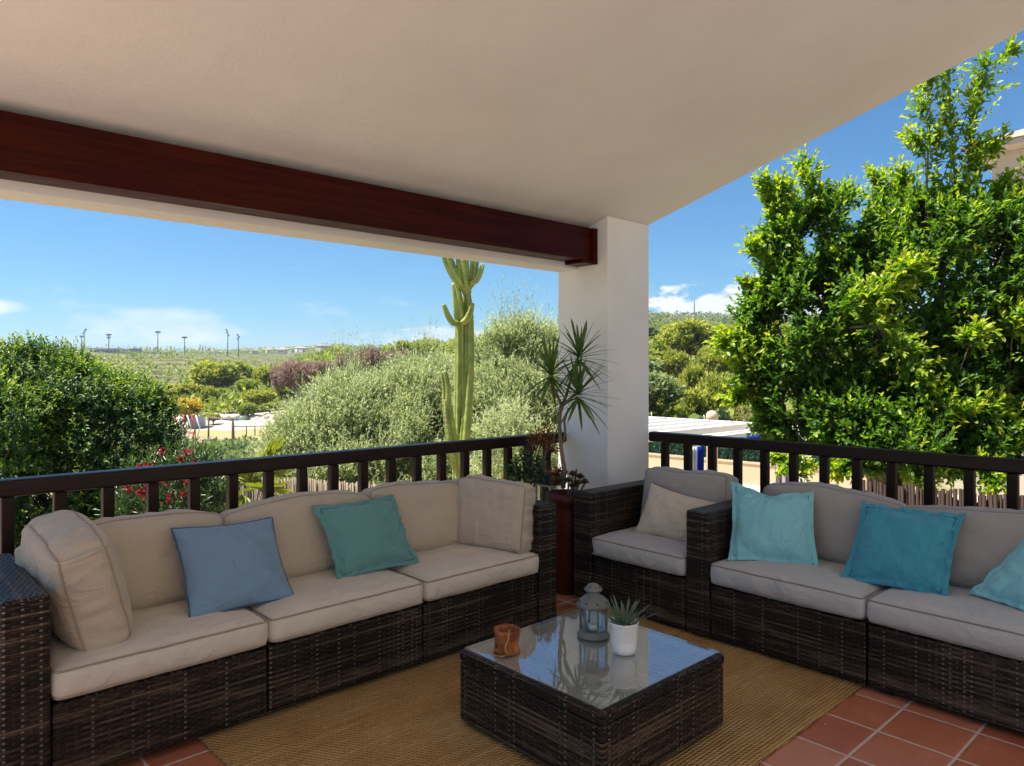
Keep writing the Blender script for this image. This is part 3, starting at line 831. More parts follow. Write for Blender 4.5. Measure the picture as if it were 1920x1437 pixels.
for hx, hy, hd in heads:
    b = dpt(hx, hy, hd); q = MB()
    for k in range(52):
        a = k * 2.399963; tilt = 0.12 + 2.2 * (k / 52) ** 0.85
        d = Vector((math.cos(a) * math.sin(tilt), math.sin(a) * math.sin(tilt), math.cos(tilt)))
        up = Vector((0, 0, 1)) if tilt > .3 else Vector((1, 0, 0))
        blade(q, b + Vector((0, 0, -0.05 * k / 52)) + d * 0.01, d, up, rnd.uniform(0.22, 0.31), rnd.uniform(0.028, 0.038), rnd.uniform(0.02, 0.25), 6, 0.12)
    q.build('leaf_head', M['dracaena'], pc)
stl = thing('plant_stool', 'dark red wooden stool behind the right sofa arm, holding the black lantern', 'stool', (3.80, 3.70, 0))
q = MB(); q.box((-.115, -.115, 0.375), (.115, .115, 0.405)); q.build('seat', M['red_wood'], stl, 0.004)
for sx in (-1, 1):
    for sy in (-1, 1):
        q = MB(); q.box((sx * .09 - .015, sy * .09 - .015, 0), (sx * .09 + .015, sy * .09 + .015, 0.374)); q.build('leg', M['red_wood'], stl, 0.003)
l2 = thing('lantern', 'larger cream lantern with a black pyramid roof, on the stool behind the sofa', 'lantern', (3.80, 3.70, 0.406))
q = MB(); q.box((-.085, -.085, 0), (.085, .085, 0.022)); q.build('base', M['cream_metal'], l2, 0.002)
for sx in (-1, 1):
    for sy in (-1, 1):
        q = MB(); q.box((sx * .07 - .007, sy * .07 - .007, 0.022), (sx * .07 + .007, sy * .07 + .007, 0.25)); q.build('post', M['cream_metal'], l2)
q = MB(); q.box((-.08, -.08, 0.25), (.08, .08, 0.264)); q.build('top_frame', M['cream_metal'], l2)
for a in range(4):
    g = MB(); mm = Matrix.Rotation(a * math.pi / 2, 4, 'Z'); g.box((-.062, -.0705, 0.023), (.062, -.0695, 0.249), mm); g.build('pane', M['lantern_glass'], l2)
q = MB(); q.lathe([(0.128, 0.265), (0.125, 0.285), (0.06, 0.335), (0.035, 0.345), (0.0, 0.345)], 4, smooth=False, phase=math.pi / 4)
rf = q.build('roof', M['black_metal'], l2)
q = MB(); q.tube([(0.025 * math.cos(a), 0, 0.362 + 0.025 * math.sin(a)) for a in np.linspace(-.6, math.pi + .6, 14)], 0.003, 6); q.build('ring', M['black_metal'], rf)
q = MB(); q.lathe([(0, 0.0225), (0.03, 0.0225), (0.03, 0.11), (0, 0.108)], 20); q.build('candle', M['wax'], l2)

# ---------------------------------------------------------------- foliage tools
C_, S_ = math.cos(R(42.8)), math.sin(R(42.8))
def PT(px, py, d):
    """point at forward distance d metres on the sight line of photograph pixel (px, py)"""
    x = (px - 960) / 1361; z = (693 - py) / 1361
    return Vector(((C_ * x + S_) * d, (-S_ * x + C_) * d, 1.5 + z * d))

def nrm(a): return a / np.maximum(np.linalg.norm(a, axis=-1, keepdims=True), 1e-9)

class Leaves:
    """many leaf faces in one mesh; every leaf is a small folded blade with an 'age'"""
    def __init__(self, seed): self.rg = np.random.default_rng(seed); self.P = []; self.D = []; self.N = []; self.L = []; self.W = []; self.A = []
    def put(self, P, D, N, L, W, A):
        for l, x in zip((self.P, self.D, self.N, self.L, self.W, self.A), (P, D, N, L, W, A)): l.append(x)
    def shoots(self, B, T, length, k, L, W, age0=0.2, age1=0.9, spread=0.9, tipspread=0.35, jitter=0.25, curve=0.0, start=0.1):
        """k leaves along each shoot from B along T; leaves stand off the shoot, less so at its tip"""
        rg = self.rg; n = len(B); T = nrm(T)
        length = np.broadcast_to(np.asarray(length, float), (n,)).reshape(n, 1)
        t = np.linspace(start, 1, k)[None, :] + rg.uniform(-.5, .5, (n, k)) / k
        t = np.clip(t, 0, 1)
        a = np.arange(k)[None, :] * 2.4 + rg.uniform(0, 6.28, (n, 1))
        ref = np.where(np.abs(T[:, 2:3]) > .9, np.array([[1., 0, 0]]), np.array([[0, 0, 1.]]))
        X = nrm(np.cross(T, ref)); Y = np.cross(T, X)
        rad = X[:, None] * np.cos(a)[..., None] + Y[:, None] * np.sin(a)[..., None]
        ang = (spread + (tipspread - spread) * t)[..., None]
        D = nrm(T[:, None] * np.cos(ang) + rad * np.sin(ang) + rg.normal(0, jitter, (n, k, 3)))
        P = B[:, None] + T[:, None] * (length * t)[..., None]
        P = P + np.array([0, 0, -1.]) * (curve * (length * t) ** 2)[..., None]
        N = nrm(T[:, None] + np.array([0, 0, 0.6]) + rg.normal(0, .3, (n, k, 3)))
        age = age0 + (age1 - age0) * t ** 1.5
        if hasattr(age0, '__len__'): pass
        age = np.clip(age + rg.normal(0, .09, (n, k)), 0, 1)
        s = rg.uniform(.7, 1.15, (n, k)) * (1 - .3 * t)
        self.put(P.reshape(-1, 3), D.reshape(-1, 3), N.reshape(-1, 3), (L * s).ravel(), (W * s).ravel(), age.ravel())
    def build(self, name, material, parent=None, loc=(0, 0, 0), six=True, fold=0.18, curl=0.10):
        P = np.concatenate(self.P) - np.array(loc); D = np.concatenate(self.D); N = np.concatenate(self.N)
        L = np.concatenate(self.L)[:, None]; W = np.concatenate(self.W)[:, None]; A = np.concatenate(self.A)
        S = nrm(np.cross(D, N)); N = np.cross(S, D)
        if six:
            up = N * (fold * W); cu = N * (curl * L)
            V = np.stack([P, P + D * L * .30 + S * W * .42 + up, P + D * L * .68 + S * W * .45 + up - cu * .45, P + D * L - cu,
                          P + D * L * .68 - S * W * .45 + up - cu * .45, P + D * L * .30 - S * W * .42 + up], 1)
            F = np.array([[0, 3, 2, 1], [0, 5, 4, 3]]); nv = 6
        else:
            V = np.stack([P, P + D * L * .45 + S * W * .5 + N * (fold * W), P + D * L, P + D * L * .45 - S * W * .5 + N * (fold * W)], 1)
            F = np.array([[0, 1, 2, 3]]); nv = 4
        n = len(P); nf = len(F)
        faces = (F[None] + (np.arange(n) * nv)[:, None, None]).reshape(-1)
        me = bpy.data.meshes.new(name)
        me.vertices.add(n * nv); me.vertices.foreach_set('co', V.reshape(-1).astype(np.float32))
        me.loops.add(len(faces)); me.loops.foreach_set('vertex_index', faces.astype(np.int32))
        me.polygons.add(n * nf); me.polygons.foreach_set('loop_start', np.arange(0, len(faces), 4, dtype=np.int32))
        me.update(calc_edges=True)
        at = me.attributes.new('age', 'FLOAT', 'POINT'); at.data.foreach_set('value', np.repeat(A, nv).astype(np.float32))
        me.materials.append(material); me.validate()
        o = bpy.data.objects.new(name, me); o.location = loc
        if parent is not None: o.location = Vector(loc) - parent.location
        return link(o, parent)

def clumps(p, lam, seed):
    g = np.random.default_rng(seed); k = nrm(g.normal(0, 1, (7, 3))) * (2 * math.pi / (lam * g.uniform(.7, 1.5, (7, 1))))
    return np.sin(p @ k.T + g.uniform(0, 6.28, 7)).sum(1) / 2.6

def blob_shoots(rg, blobs, n, inner=0.25, zmin=-0.7, lam=None, cut=-.35, seed=0):
    """shoot bases and outward directions on the skin of a union of ellipsoids (some inside)"""
    bl = np.array(blobs, float); wts = (bl[:, 3] * bl[:, 4] + bl[:, 4] * bl[:, 5] + bl[:, 3] * bl[:, 5]); wts /= wts.sum()
    Bs, Ds = [], []; tot = 0
    while tot < n:
        m = int((n - tot) * 1.6) + 50
        i = rg.choice(len(bl), m, p=wts); d = nrm(rg.normal(0, 1, (m, 3)))
        r = np.where(rg.random(m) < inner, rg.uniform(.35, .9, m), rg.uniform(.86, 1.04, m))[:, None]
        p = bl[i, :3] + d * bl[i, 3:6] * r
        ok = d[:, 2] > zmin
        if lam: ok &= clumps(p, lam, seed) > cut + rg.normal(0, .15, m)
        for b in bl:
            q = ((p - b[:3]) / b[3:6]); ok &= (q ** 2).sum(1) > 0.30
        dirs = nrm(d / bl[i, 3:6])
        Bs.append(p[ok]); Ds.append(dirs[ok]); tot += ok.sum()
    return np.concatenate(Bs)[:n], np.concatenate(Ds)[:n]

def limbs(mb, root, targets, r0, rg, wob=0.12, n=7, fork=0.35):
    """tapered limbs from the root through a common trunk to each target"""
    root = np.array(root, float); T = np.array(targets, float); mid = root + (T.mean(0) - root) * fork
    pts = [Vector(root + (mid - root) * k / 4 + np.r_[rg.normal(0, wob * .25, 2), 0] * (k > 0)) for k in range(5)]
    mb.tube(pts, [r0 * (1 - .09 * k) for k in range(5)], 10)
    for t in T:
        q = [pts[-1].copy()]
        for k in range(1, n + 1):
            f = k / n; p = Vector(np.array(pts[-1]) * (1 - f) + t * f); p += Vector(rg.normal(0, wob * (f * (1 - f)) * 2.2 + .01, 3)); p.z += .12 * math.sin(math.pi * f) * wob
            q.append(p)
        mb.tube(q, [max(.004, r0 * .55 * (1 - .88 * k / n)) for k in range(n + 1)], 7)

LM = {}
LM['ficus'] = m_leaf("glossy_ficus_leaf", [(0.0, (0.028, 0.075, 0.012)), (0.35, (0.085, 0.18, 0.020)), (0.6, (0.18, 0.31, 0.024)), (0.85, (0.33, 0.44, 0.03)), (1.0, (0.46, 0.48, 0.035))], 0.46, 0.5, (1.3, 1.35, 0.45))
LM['shrub'] = m_leaf("dark_shrub_leaf", [(0.0, (0.018, 0.055, 0.016)), (0.45, (0.040, 0.105, 0.024)), (0.75, (0.15, 0.25, 0.026)), (1.0, (0.34, 0.42, 0.04))], 0.46, 0.38, (1.3, 1.3, 0.5))
LM['olive'] = m_leaf("silvery_olive_leaf", [(0.0, (0.15, 0.175, 0.085)), (0.4, (0.32, 0.36, 0.19)), (0.75, (0.48, 0.515, 0.30)), (1.0, (0.60, 0.62, 0.38))], 0.5, 0.48, (1.15, 1.2, 0.75), 0.35)
LM['pine'] = m_leaf("aleppo_pine_needles", [(0.0, (0.07, 0.11, 0.026)), (0.4, (0.20, 0.265, 0.055)), (0.8, (0.37, 0.42, 0.085)), (1.0, (0.47, 0.50, 0.12))], 0.6, 0.4, (1.2, 1.2, 0.5), 0.25)
LM['pine_bright'] = m_leaf("bright_pine_needles", [(0.0, (0.11, 0.14, 0.028)), (0.4, (0.27, 0.31, 0.06)), (0.8, (0.44, 0.46, 0.095)), (1.0, (0.55, 0.54, 0.14))], 0.6, 0.4, (1.2, 1.2, 0.45), 0.25)
LM['grey'] = m_leaf("grey_green_bush_leaf", [(0.0, (0.07, 0.105, 0.045)), (0.5, (0.19, 0.24, 0.10)), (1.0, (0.35, 0.39, 0.17))], 0.6, 0.35, (1.1, 1.2, 0.8), 0.25)
LM['yellow'] = m_leaf("yellow_blossom_crown", [(0.0, (0.16, 0.15, 0.05)), (0.4, (0.42, 0.36, 0.07)), (0.7, (0.66, 0.50, 0.05)), (1.0, (0.78, 0.58, 0.05))], 0.6, 0.25, (1.2, 1.1, 0.5), 0.2)
LM['dead'] = m_leaf("dead_brown_twigs", [(0.0, (0.17, 0.10, 0.085)), (0.5, (0.30, 0.20, 0.165)), (1.0, (0.42, 0.30, 0.25))], 0.8, 0.35, (1.1, 1, 0.9), 0.15)
LM['oleander'] = m_leaf("oleander_leaf", [(0.0, (0.022, 0.050, 0.016)), (0.5, (0.050, 0.100, 0.028)), (1.0, (0.13, 0.19, 0.05))], 0.35, 0.28, (1.2, 1.3, 0.5))
LM['flower'] = m_leaf("crimson_flower", [(0.0, (0.15, 0.006, 0.014)), (0.6, (0.28, 0.014, 0.035)), (1.0, (0.42, 0.06, 0.09))], 0.6, 0.35, (1.2, 0.8, 0.9), 0.2)
LM['palm'] = m_leaf("bright_fan_palm", [(0.0, (0.10, 0.15, 0.015)), (0.5, (0.22, 0.28, 0.03)), (1.0, (0.36, 0.38, 0.06))], 0.4, 0.3, (1.2, 1.2, 0.4))
LM['dry'] = m_leaf("dry_orange_leaf", [(0.0, (0.12, 0.035, 0.012)), (0.5, (0.25, 0.09, 0.03)), (1.0, (0.36, 0.16, 0.07))], 0.7, 0.3, (1.1, 1, 0.7), 0.2)
LM['garden'] = m_leaf("mixed_green_leaf", [(0.0, (0.02, 0.05, 0.02)), (0.5, (0.05, 0.10, 0.04)), (1.0, (0.12, 0.18, 0.07))], 0.4, 0.28, (1.2, 1.3, 0.6))
LM['succulent'] = m_leaf("bronze_succulent", [(0.0, (0.045, 0.045, 0.022)), (0.5, (0.10, 0.075, 0.04)), (1.0, (0.20, 0.12, 0.07))], 0.4, 0.15, (1.1, 1, 0.6))

# ---------------------------------------------------------------- terrain
D_ROW = [0, 6, 9, 13, 18, 25, 35, 45, 60, 80, 100, 150, 220, 350, 500, 900, 1300, 3200]
T_COL = {
    -1800: [-1.1, -1.1, -1.3, -1.8, -2.2, -2.5, -3.1, -3.7, -4.4, -4.0, -4.0, -3.5, -2, 1, 6, 14, 14, 12],
    100: [-1.1, -1.1, -1.3, -1.8, -2.2, -2.5, -3.1, -3.7, -4.4, -4.0, -4.0, -4.4, -4, 4.5, 9.5, 25.5, 22, 18],
    330: [-1.1, -1.1, -1.4, -2.0, -2.2, -2.5, -3.1, -3.7, -4.4, -4.0, -4.0, -4.8, -5, 6.5, 9, 22, 24, 26],
    420: [-1.1, -1.1, -1.4, -2.0, -2.2, -2.5, -3.1, -3.7, -4.4, -4.0, -3.6, -3.8, -4, 3.5, 7, 20, 27, 30],
    520: [-1.1, -1.1, -1.4, -2.0, -2.2, -2.5, -3.1, -3.6, -4.2, -3.5, -2.4, -1.2, 0, 2, 6, 21, 34, 60],
    620: [-1.1, -1.1, -1.4, -2.0, -2.5, -2.9, -3.0, -3.0, -2.6, -1.6, 0, 3, 5, 8, 12, 26, 34, 112],
    800: [-1.1, -1.1, -1.4, -1.9, -2.4, -2.7, -2.7, -2.4, -1.4, 0.3, 2.2, 5.6, 7, 9, 12, 24, 30, 50],
    1000: [-1.1, -1.1, -1.4, -1.8, -2.2, -2.3, -2.0, -1.2, 0.0, 1.8, 3.8, 8.6, 11, 14, 18, 28, 30, 30],
    1200: [-1.1, -1.1, -1.5, -2.0, -2.0, -2.0, -1.6, -1.2, -0.2, 1.2, 2.6, 6.2, 11.5, 25, 39, 30, 30, 30],
    1450: [-1.1, -1.1, -1.5, -2.0, -2.0, -2.0, -1.6, -1.2, -0.2, 1.2, 2.6, 6.2, 11.0, 24, 37, 30, 30, 30],
    1700: [-1.1, -1.1, -1.5, -2.0, -2.0, -1.8, -1.4, -0.8, 0.3, 2, 4, 8, 14, 24, 33, 30, 30, 30],
    3600: [-1.1, -1.1, -1.3, -1.5, -1.6, -1.6, -1.5, -1.0, 0, 2, 4, 8, 12, 20, 26, 28, 28, 28],
}
_A = np.array([math.atan((p - 960) / 1361) for p in T_COL]); _Z = np.array([T_COL[p] for p in T_COL]); _D = np.log(np.array(D_ROW) + 6.0)
def ground_z(u, v, rough=True):
    x = C_ * u - S_ * v; d = S_ * u + C_ * v
    a = math.atan2(x, d); r = math.hypot(x, d)
    # rows are forward distances: turn the radius into one, softly limited towards the sides
    ca = max(math.cos(max(-0.95, min(0.95, a))), 0.55)
    dd = math.log(min(r * ca, 3199) + 6.0)
    if a > _A[-1]: a = _A[-1]
    if a < _A[0]: a = _A[0]
    i = int(np.clip(np.searchsorted(_A, a) - 1, 0, len(_A) - 2)); f = (a - _A[i]) / (_A[i + 1] - _A[i]); f = min(1, max(0, f)); f = f * f * (3 - 2 * f)
    j = int(np.clip(np.searchsorted(_D, dd) - 1, 0, len(_D) - 2)); g = (dd - _D[j]) / (_D[j + 1] - _D[j]); g = min(1, max(0, g))
    z = (_Z[i, j] * (1 - g) + _Z[i, j + 1] * g) * (1 - f) + (_Z[i + 1, j] * (1 - g) + _Z[i + 1, j + 1] * g) * f
    if rough and r > 40: z += mnoise.noise((u * .03, v * .03, 0)) * min(1.5, (r - 40) * .006) + mnoise.noise((u * .15, v * .15, 3)) * 0.12
    return z

def on_ground(px, d, dz=0.0):
    p = PT(px, 693, d); return Vector((p.x, p.y, ground_z(p.x, p.y) + dz))

def m_ground():
    m, t = mat("dry_ground"); c = t.coord('Object')
    n = t.noise(c, 0.35, 6, 0.65); n2 = t.noise(c, 0.02, 5, 0.6); n3 = t.noise(c, 3.0, 5, 0.65)
    cc = t.ramp(t.m('ADD', t.m('MULTIPLY', n, 0.6), t.m('MULTIPLY', n3, 0.4)), [(0.30, (0.10, 0.095, 0.045)), (0.46, (0.24, 0.20, 0.115)), (0.58, (0.36, 0.30, 0.20)), (0.72, (0.47, 0.42, 0.33))])
    far = t.node('ShaderNodeVectorMath', operation='LENGTH'); t.put(far.inputs[0], c)
    scrub = t.ramp(t.noise(c, 0.10, 7, 0.7), [(0.38, (0.040, 0.052, 0.024)), (0.52, (0.105, 0.115, 0.035)), (0.63, (0.235, 0.195, 0.075)), (0.78, (0.36, 0.29, 0.15))])
    # old terraces along the contour lines of the far slopes
    x, y, z = t.sep(c)
    ter = t.m('SINE', t.m('ADD', t.m('MULTIPLY', z, 3.4), t.m('MULTIPLY', n2, 8.0)))
    scrub = t.mix(t.m('MULTIPLY', t.maprange(ter, 0.35, 0.9), 0.45), scrub, (0.26, 0.20, 0.085))
    cc = t.mix(t.maprange(far.outputs[1], 70, 160), cc, scrub)
    t.out(t.principled(cc, 0.95, 0.1, t.bump(n3, 0.5, 0.1)))
    return m
M['ground'] = m_ground()
rads = [0.5, 3, 5, 6.5, 8, 10, 12, 14, 17, 20, 24, 28, 33, 39, 46, 54, 63, 73, 85, 100, 118, 140, 165, 195, 230, 270, 320, 380, 450, 540, 650, 780, 950, 1150, 1400, 1800, 2400, 3200, 5000, 9000]
NA = 300
mb = MB(); vs = []
# the sheet is centred on the view direction so that its fine wedge faces the photograph's side
angs = np.concatenate([np.linspace(-1.05, 1.05, 220), np.linspace(1.05, 2 * math.pi - 1.05, 82)[1:-1]])
for r in rads:
    for a in angs:
        x, d = r * math.sin(a), r * math.cos(a)
        u, v = C_ * x + S_ * d, -S_ * x + C_ * d
        vs.append((u, v, ground_z(u, v) if r < 4000 else (6 if r < 6000 else -30)))
n = len(angs); fs = []
for i in range(len(rads) - 1):
    for k in range(n):
        k2 = (k + 1) % n
        fs.append((i * n + k, (i + 1) * n + k, (i + 1) * n + k2, i * n + k2))
fs.append(tuple(range(n)))
mb.add(vs, fs, True)
struct(mb.build('ground', M['ground']))

def sheet(name, pts, material, dz=0.03, n=14, kind=True):
    """a paved or worn patch laid on the terrain; pts = four corners (u, v)"""
    q = MB(); a, b, c, d = [np.array(p, float) for p in pts]
    def fn(s, t):
        p = a * (1 - s) * (1 - t) + b * s * (1 - t) + c * s * t + d * (1 - s) * t
        return (p[0], p[1], ground_z(p[0], p[1]) + dz)
    q.grid(n, n, fn); o = q.build(name, material)
    return struct(o) if kind else o
M['paving'] = m_flat("pale_stone_paving", (0.56, 0.47, 0.35), 0.85, 0.2, 0, 0.18, 3, 0.3)
M['patio'] = m_flat("pale_patio_stone", (0.52, 0.47, 0.41), 0.85, 0.2, 0, 0.12, 3, 0.3)
M['sand'] = m_flat("pale_play_sand", (0.44, 0.38, 0.29), 0.95, 0.1, 0, 0.15, 1.2, 0.3)
M['dry_lawn'] = m_flat("yellowing_lawn", (0.32, 0.27, 0.12), 0.95, 0.1, 0, 0.3, 1.5, 0.4)
yard = MB(); yard.box((8.2, 1.0, -2.3), (24, 19, -1.93)); struct(yard.build('paved_yard', M['paving']))
pt_ = MB(); pt_.box((-9.5, -6.5, -1.3), (-1.304, 3.9, -0.02)); pt_.box((-1.302, -6.5, -1.3), (4.66, -2.204, -0.02)); struct(pt_.build('patio', M['patio']))

# ---------------------------------------------------------------- planting near the porch
TW = []
def make_bush(name, label, cat, base, blobs, n, k, slen, L, W, leafmat, seed, up=0.5, rnd_=0.45, trunk_r=0.05, targets=None, age=(0.15, 0.7), young_top=0.25, inner=0.3, group=None,
              spread=0.9, six=True, bark='bark', extra=None, curve=0.0, zmin=-0.7, fork=0.35, tipspread=0.35, lam=None, cut=-.35):
    t = thing(name, label, cat, base, 0, group)
    lv = Leaves(seed); rg = lv.rg
    B, Dr = blob_shoots(rg, blobs, n, inner, zmin, lam, cut, seed)
    T = nrm(Dr * (1 - up) + np.array([0, 0, up]) + rg.normal(0, rnd_, B.shape))
    B = B - T * slen * 0.55
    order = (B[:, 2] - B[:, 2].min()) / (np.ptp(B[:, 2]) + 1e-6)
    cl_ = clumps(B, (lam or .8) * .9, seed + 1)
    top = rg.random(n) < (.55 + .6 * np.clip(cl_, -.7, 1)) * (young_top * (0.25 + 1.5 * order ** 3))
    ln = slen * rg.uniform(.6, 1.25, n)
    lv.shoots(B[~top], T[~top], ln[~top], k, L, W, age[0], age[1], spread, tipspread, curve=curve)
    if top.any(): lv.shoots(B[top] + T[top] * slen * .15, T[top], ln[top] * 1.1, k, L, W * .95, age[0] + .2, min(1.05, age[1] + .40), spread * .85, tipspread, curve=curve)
    if extra: extra(lv, rg)
    lv.build('crown', leafmat, t, six=six)
    mb = MB(); bl = np.array(blobs)
    tg = targets if targets is not None else bl[:, :3] + np.array([0, 0, .3]) * bl[:, 5:6]
    limbs(mb, base, tg, trunk_r, rg, wob=0.15, fork=fork)
    for pts, r in TW:
        P = [PT(*p) for p in pts]; hub = Vector(min(bl, key=lambda b: (Vector(b[:3]) - P[0]).length)[:3]); P = [hub, hub.lerp(P[0], .5) + Vector((0, 0, -.12))] + P[1:]
        mb.tube(P, [r * (1 - .7 * k / (len(P) - 1)) for k in range(len(P))], 6)
    TW.clear()
    mb.v = [tuple(Vector(p) - Vector(base)) for p in mb.v]
    mb.build('trunk', M[bark], t)
    return t

def blobs_px(lst):
    """ellipsoids given by picture centre, distance and half sizes in picture pixels, with depth half size in metres"""
    out = []
    for px, py, d, rx, ry, rd in lst:
        p = PT(px, py, d); s = d / 1361
        out.append((p.x, p.y, p.z, (rx * s + rd) / 2, (rx * s + rd) / 2, ry * s))
    return out

# left: dense dark shrub
bs = blobs_px([(60, 785, 8.4, 150, 140, .9), (150, 762, 8.3, 120, 66, .8), (215, 840, 8.2, 92, 120, .8), (95, 930, 8.0, 150, 110, .8), (-60, 825, 8.2, 140, 155, .9), (70, 722, 8.8, 100, 54, .8), (240, 764, 8.5, 62, 52, .6), (215, 930, 8.1, 90, 100, .6), (-40, 1000, 7.9, 140, 90, .8)])
g0 = on_ground(100, 8.3)
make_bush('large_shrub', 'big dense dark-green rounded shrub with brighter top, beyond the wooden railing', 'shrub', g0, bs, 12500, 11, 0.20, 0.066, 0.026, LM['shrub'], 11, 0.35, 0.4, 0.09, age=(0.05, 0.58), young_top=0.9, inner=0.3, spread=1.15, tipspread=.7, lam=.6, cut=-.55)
# brighter bush in front of it at the frame's left edge
bs = blobs_px([(-20, 790, 7.2, 75, 75, .45), (10, 840, 7.2, 55, 60, .4), (-70, 860, 7.2, 90, 110, .5)])
make_bush('leafy_bush', 'smaller bush with pale leaf tufts at the left frame edge, before the big dark shrub', 'bush', on_ground(-40, 7.2), bs, 700, 10, 0.20, 0.07, 0.026, LM['shrub'], 12, 0.4, 0.4, 0.04, age=(0.25, 0.75), young_top=0.5, spread=1.1)
# oleander with crimson flowers
ol = thing('oleander_bush', 'oleander bush with crimson flowers beside the big dark shrub', 'flowering bush', on_ground(320, 7.0))
lv = Leaves(21); bs = blobs_px([(330, 930, 7.0, 70, 75, .4), (285, 950, 6.9, 60, 70, .4), (370, 960, 7.0, 50, 70, .35), (345, 885, 7.05, 45, 35, .3)])
B, Dr = blob_shoots(lv.rg, bs, 420, .35); T = nrm(Dr * .5 + np.array([0, 0, .6]) + lv.rg.normal(0, .3, B.shape))
lv.shoots(B - T * .15, T, .28, 12, .10, .017, .1, .8, .8, .4); lv.build('leaves', LM['oleander'], ol)
for px, py, d in [(338, 862, 6.75), (352, 850, 6.75), (365, 868, 6.75), (345, 880, 6.7), (305, 848, 6.8), (262, 875, 6.6), (281, 873, 6.6), (240, 915, 6.5), (262, 922, 6.5), (275, 915, 6.5), (310, 905, 6.6), (347, 925, 6.6), (325, 960, 6.5), (316, 935, 6.5), (352, 905, 6.65), (268, 928, 6.5)]:
    c = np.array(PT(px, py, d)); m = 15; lf = Leaves(int(px)); P = c + lf.rg.normal(0, .017, (m, 3)); Dn = nrm(lf.rg.normal(0, 1, (m, 3)) + np.array([-.3, -.3, .3]))
    lf.put(P, Dn, nrm(lf.rg.normal(0, 1, (m, 3))), np.full(m, .034), np.full(m, .028), lf.rg.random(m)); lf.build('flower', LM['flower'], ol)
q = MB(); limbs(q, ol.location, [b[:3] for b in bs], .03, lv.rg); q.v = [tuple(Vector(p) - ol.location) for p in q.v]; q.build('stems', M['bark'], ol)
# bright little bush behind the flowers
make_bush('leafy_bush', 'low yellow-green bush just behind the crimson oleander flowers', 'bush', on_ground(388, 8.6), blobs_px([(388, 880, 8.6, 34, 40, .25), (372, 920, 8.6, 30, 40, .2)]), 160, 10, .16, .06, .024, LM['garden'], 23, .4, .4, .025, age=(.5, 1.0))

# bamboo fences
def m_bamboo(name, a, b):
    m, t = mat(name); c = t.coord(); n = t.noise(t.mapping(c, scale=(30, 30, 2)), 1.0, 5, .7); n2 = t.noise(c, 2, 3)
    t.out(t.principled(t.ramp(t.m('ADD', t.m('MULTIPLY', n, .8), t.m('MULTIPLY', n2, .2)), [(.3, a), (.7, b)]), .7, .25, t.bump(n, .4, .01))); return m
M['bamboo'] = m_bamboo("weathered_bamboo", (0.13, 0.09, 0.055), (0.42, 0.33, 0.23))
M['bamboo_red'] = m_bamboo("red_brown_split_bamboo", (0.013, 0.006, 0.004), (0.05, 0.024, 0.015))  # cane colour darkened to carry the shade lying on this fence
def bamboo_fence(label, a, b, z0, z1, step, material, seed):
    a, b = Vector(a), Vector(b); t = thing('bamboo_fence', label, 'fence', (a.x, a.y, z0), 0)
    rn = random.Random(seed); L = (b - a).length; q = MB(); n = int(L / step)
    zt0, zt1 = a.z, b.z
    for k in range(n):
        f = (k + .5) / n; p = a.lerp(b, f); r = step * rn.uniform(.42, .6)
        off = rn.uniform(-.006, .006); top = p.z + rn.uniform(-.018, .016)
        q.tube([(p.x - a.x + off, p.y - a.y + off, 0), (p.x - a.x + off + rn.uniform(-.01, .01), p.y - a.y - off, (top - z0) * .5), (p.x - a.x + rn.uniform(-.012, .012), p.y - a.y + off, top - z0)], r, 6)
    for k in range(n):
        p = a.lerp(b, (k + .1) / n); q.tube([(p.x - a.x + .02, p.y - a.y + .02, 0), (p.x - a.x + .02, p.y - a.y + .02, p.z - z0 - rn.uniform(.02, .08))], step * .55, 5)
    q.build('cane_panel', material, t)
    for hh in (.25, .55, .85):
        w_ = MB(); w_.tube([a.lerp(b, k / 24) - a + Vector((rn.uniform(-.004, .004) - .012, -.014, 0)) + Vector((0, 0, (a.lerp(b, k / 24).z - z0) * hh - (a.lerp(b, k / 24).z - a.z))) for k in range(25)], .004, 5)
        w_.build('wire', M['bark_dry'], t)
    return t
pa, pb = PT(330, 880, 8.9), PT(760, 900, 8.6)
bamboo_fence('weathered grey-tan bamboo fence panel between the oleander and the fan palm', (pa.x, pa.y, .26), (pb.x, pb.y, .12), -1.9, .3, .022, M['bamboo'], 3)
bamboo_fence('dark red-brown split bamboo fence under the tall ficus tree', (6.05, 2.45, .60), (6.0, -2.5, .66), -1.25, .62, .026, M['bamboo_red'], 4)

# fan palm by the fence
fp = thing('fan_palm', 'young bright-green fan palm just beyond the railing', 'palm', on_ground(478, 8.0))
lv = Leaves(31); bp = PT(470, 940, 8.0); heads = [(470, 905, 8.0), (490, 880, 8.05), (505, 855, 8.2), (455, 930, 7.9), (500, 915, 7.9), (480, 945, 7.9), (520, 890, 8.2)]
q = MB()
for px, py, d in heads:
    h = PT(px, py, d); q.tube([Vector((0, 0, 0)), (bp - fp.location) * .7, h - fp.location], [.02, .012, .007], 6)
    fw = np.array((h - bp).normalized()) + np.array([-.2, -.2, .1]); fw /= np.linalg.norm(fw); sd = np.cross(fw, [0, 0, 1.]); sd /= np.linalg.norm(sd); up_ = np.cross(sd, fw)
    m = 26; a = np.linspace(-1.9, 1.9, m)
    Dn = nrm(np.outer(np.cos(a), fw) + np.outer(np.sin(a), sd * .8 + up_ * .25) + lv.rg.normal(0, .07, (m, 3)))
    lv.put(np.repeat(np.array(h)[None], m, 0), Dn, np.repeat(up_[None], m, 0) + lv.rg.normal(0, .2, (m, 3)), lv.rg.uniform(.22, .34, m), np.full(m, .022), lv.rg.uniform(.2, 1, m))
lv.build('fronds', LM['palm'], fp, curl=.25); q.build('stalks', M['bark_pale'], fp)

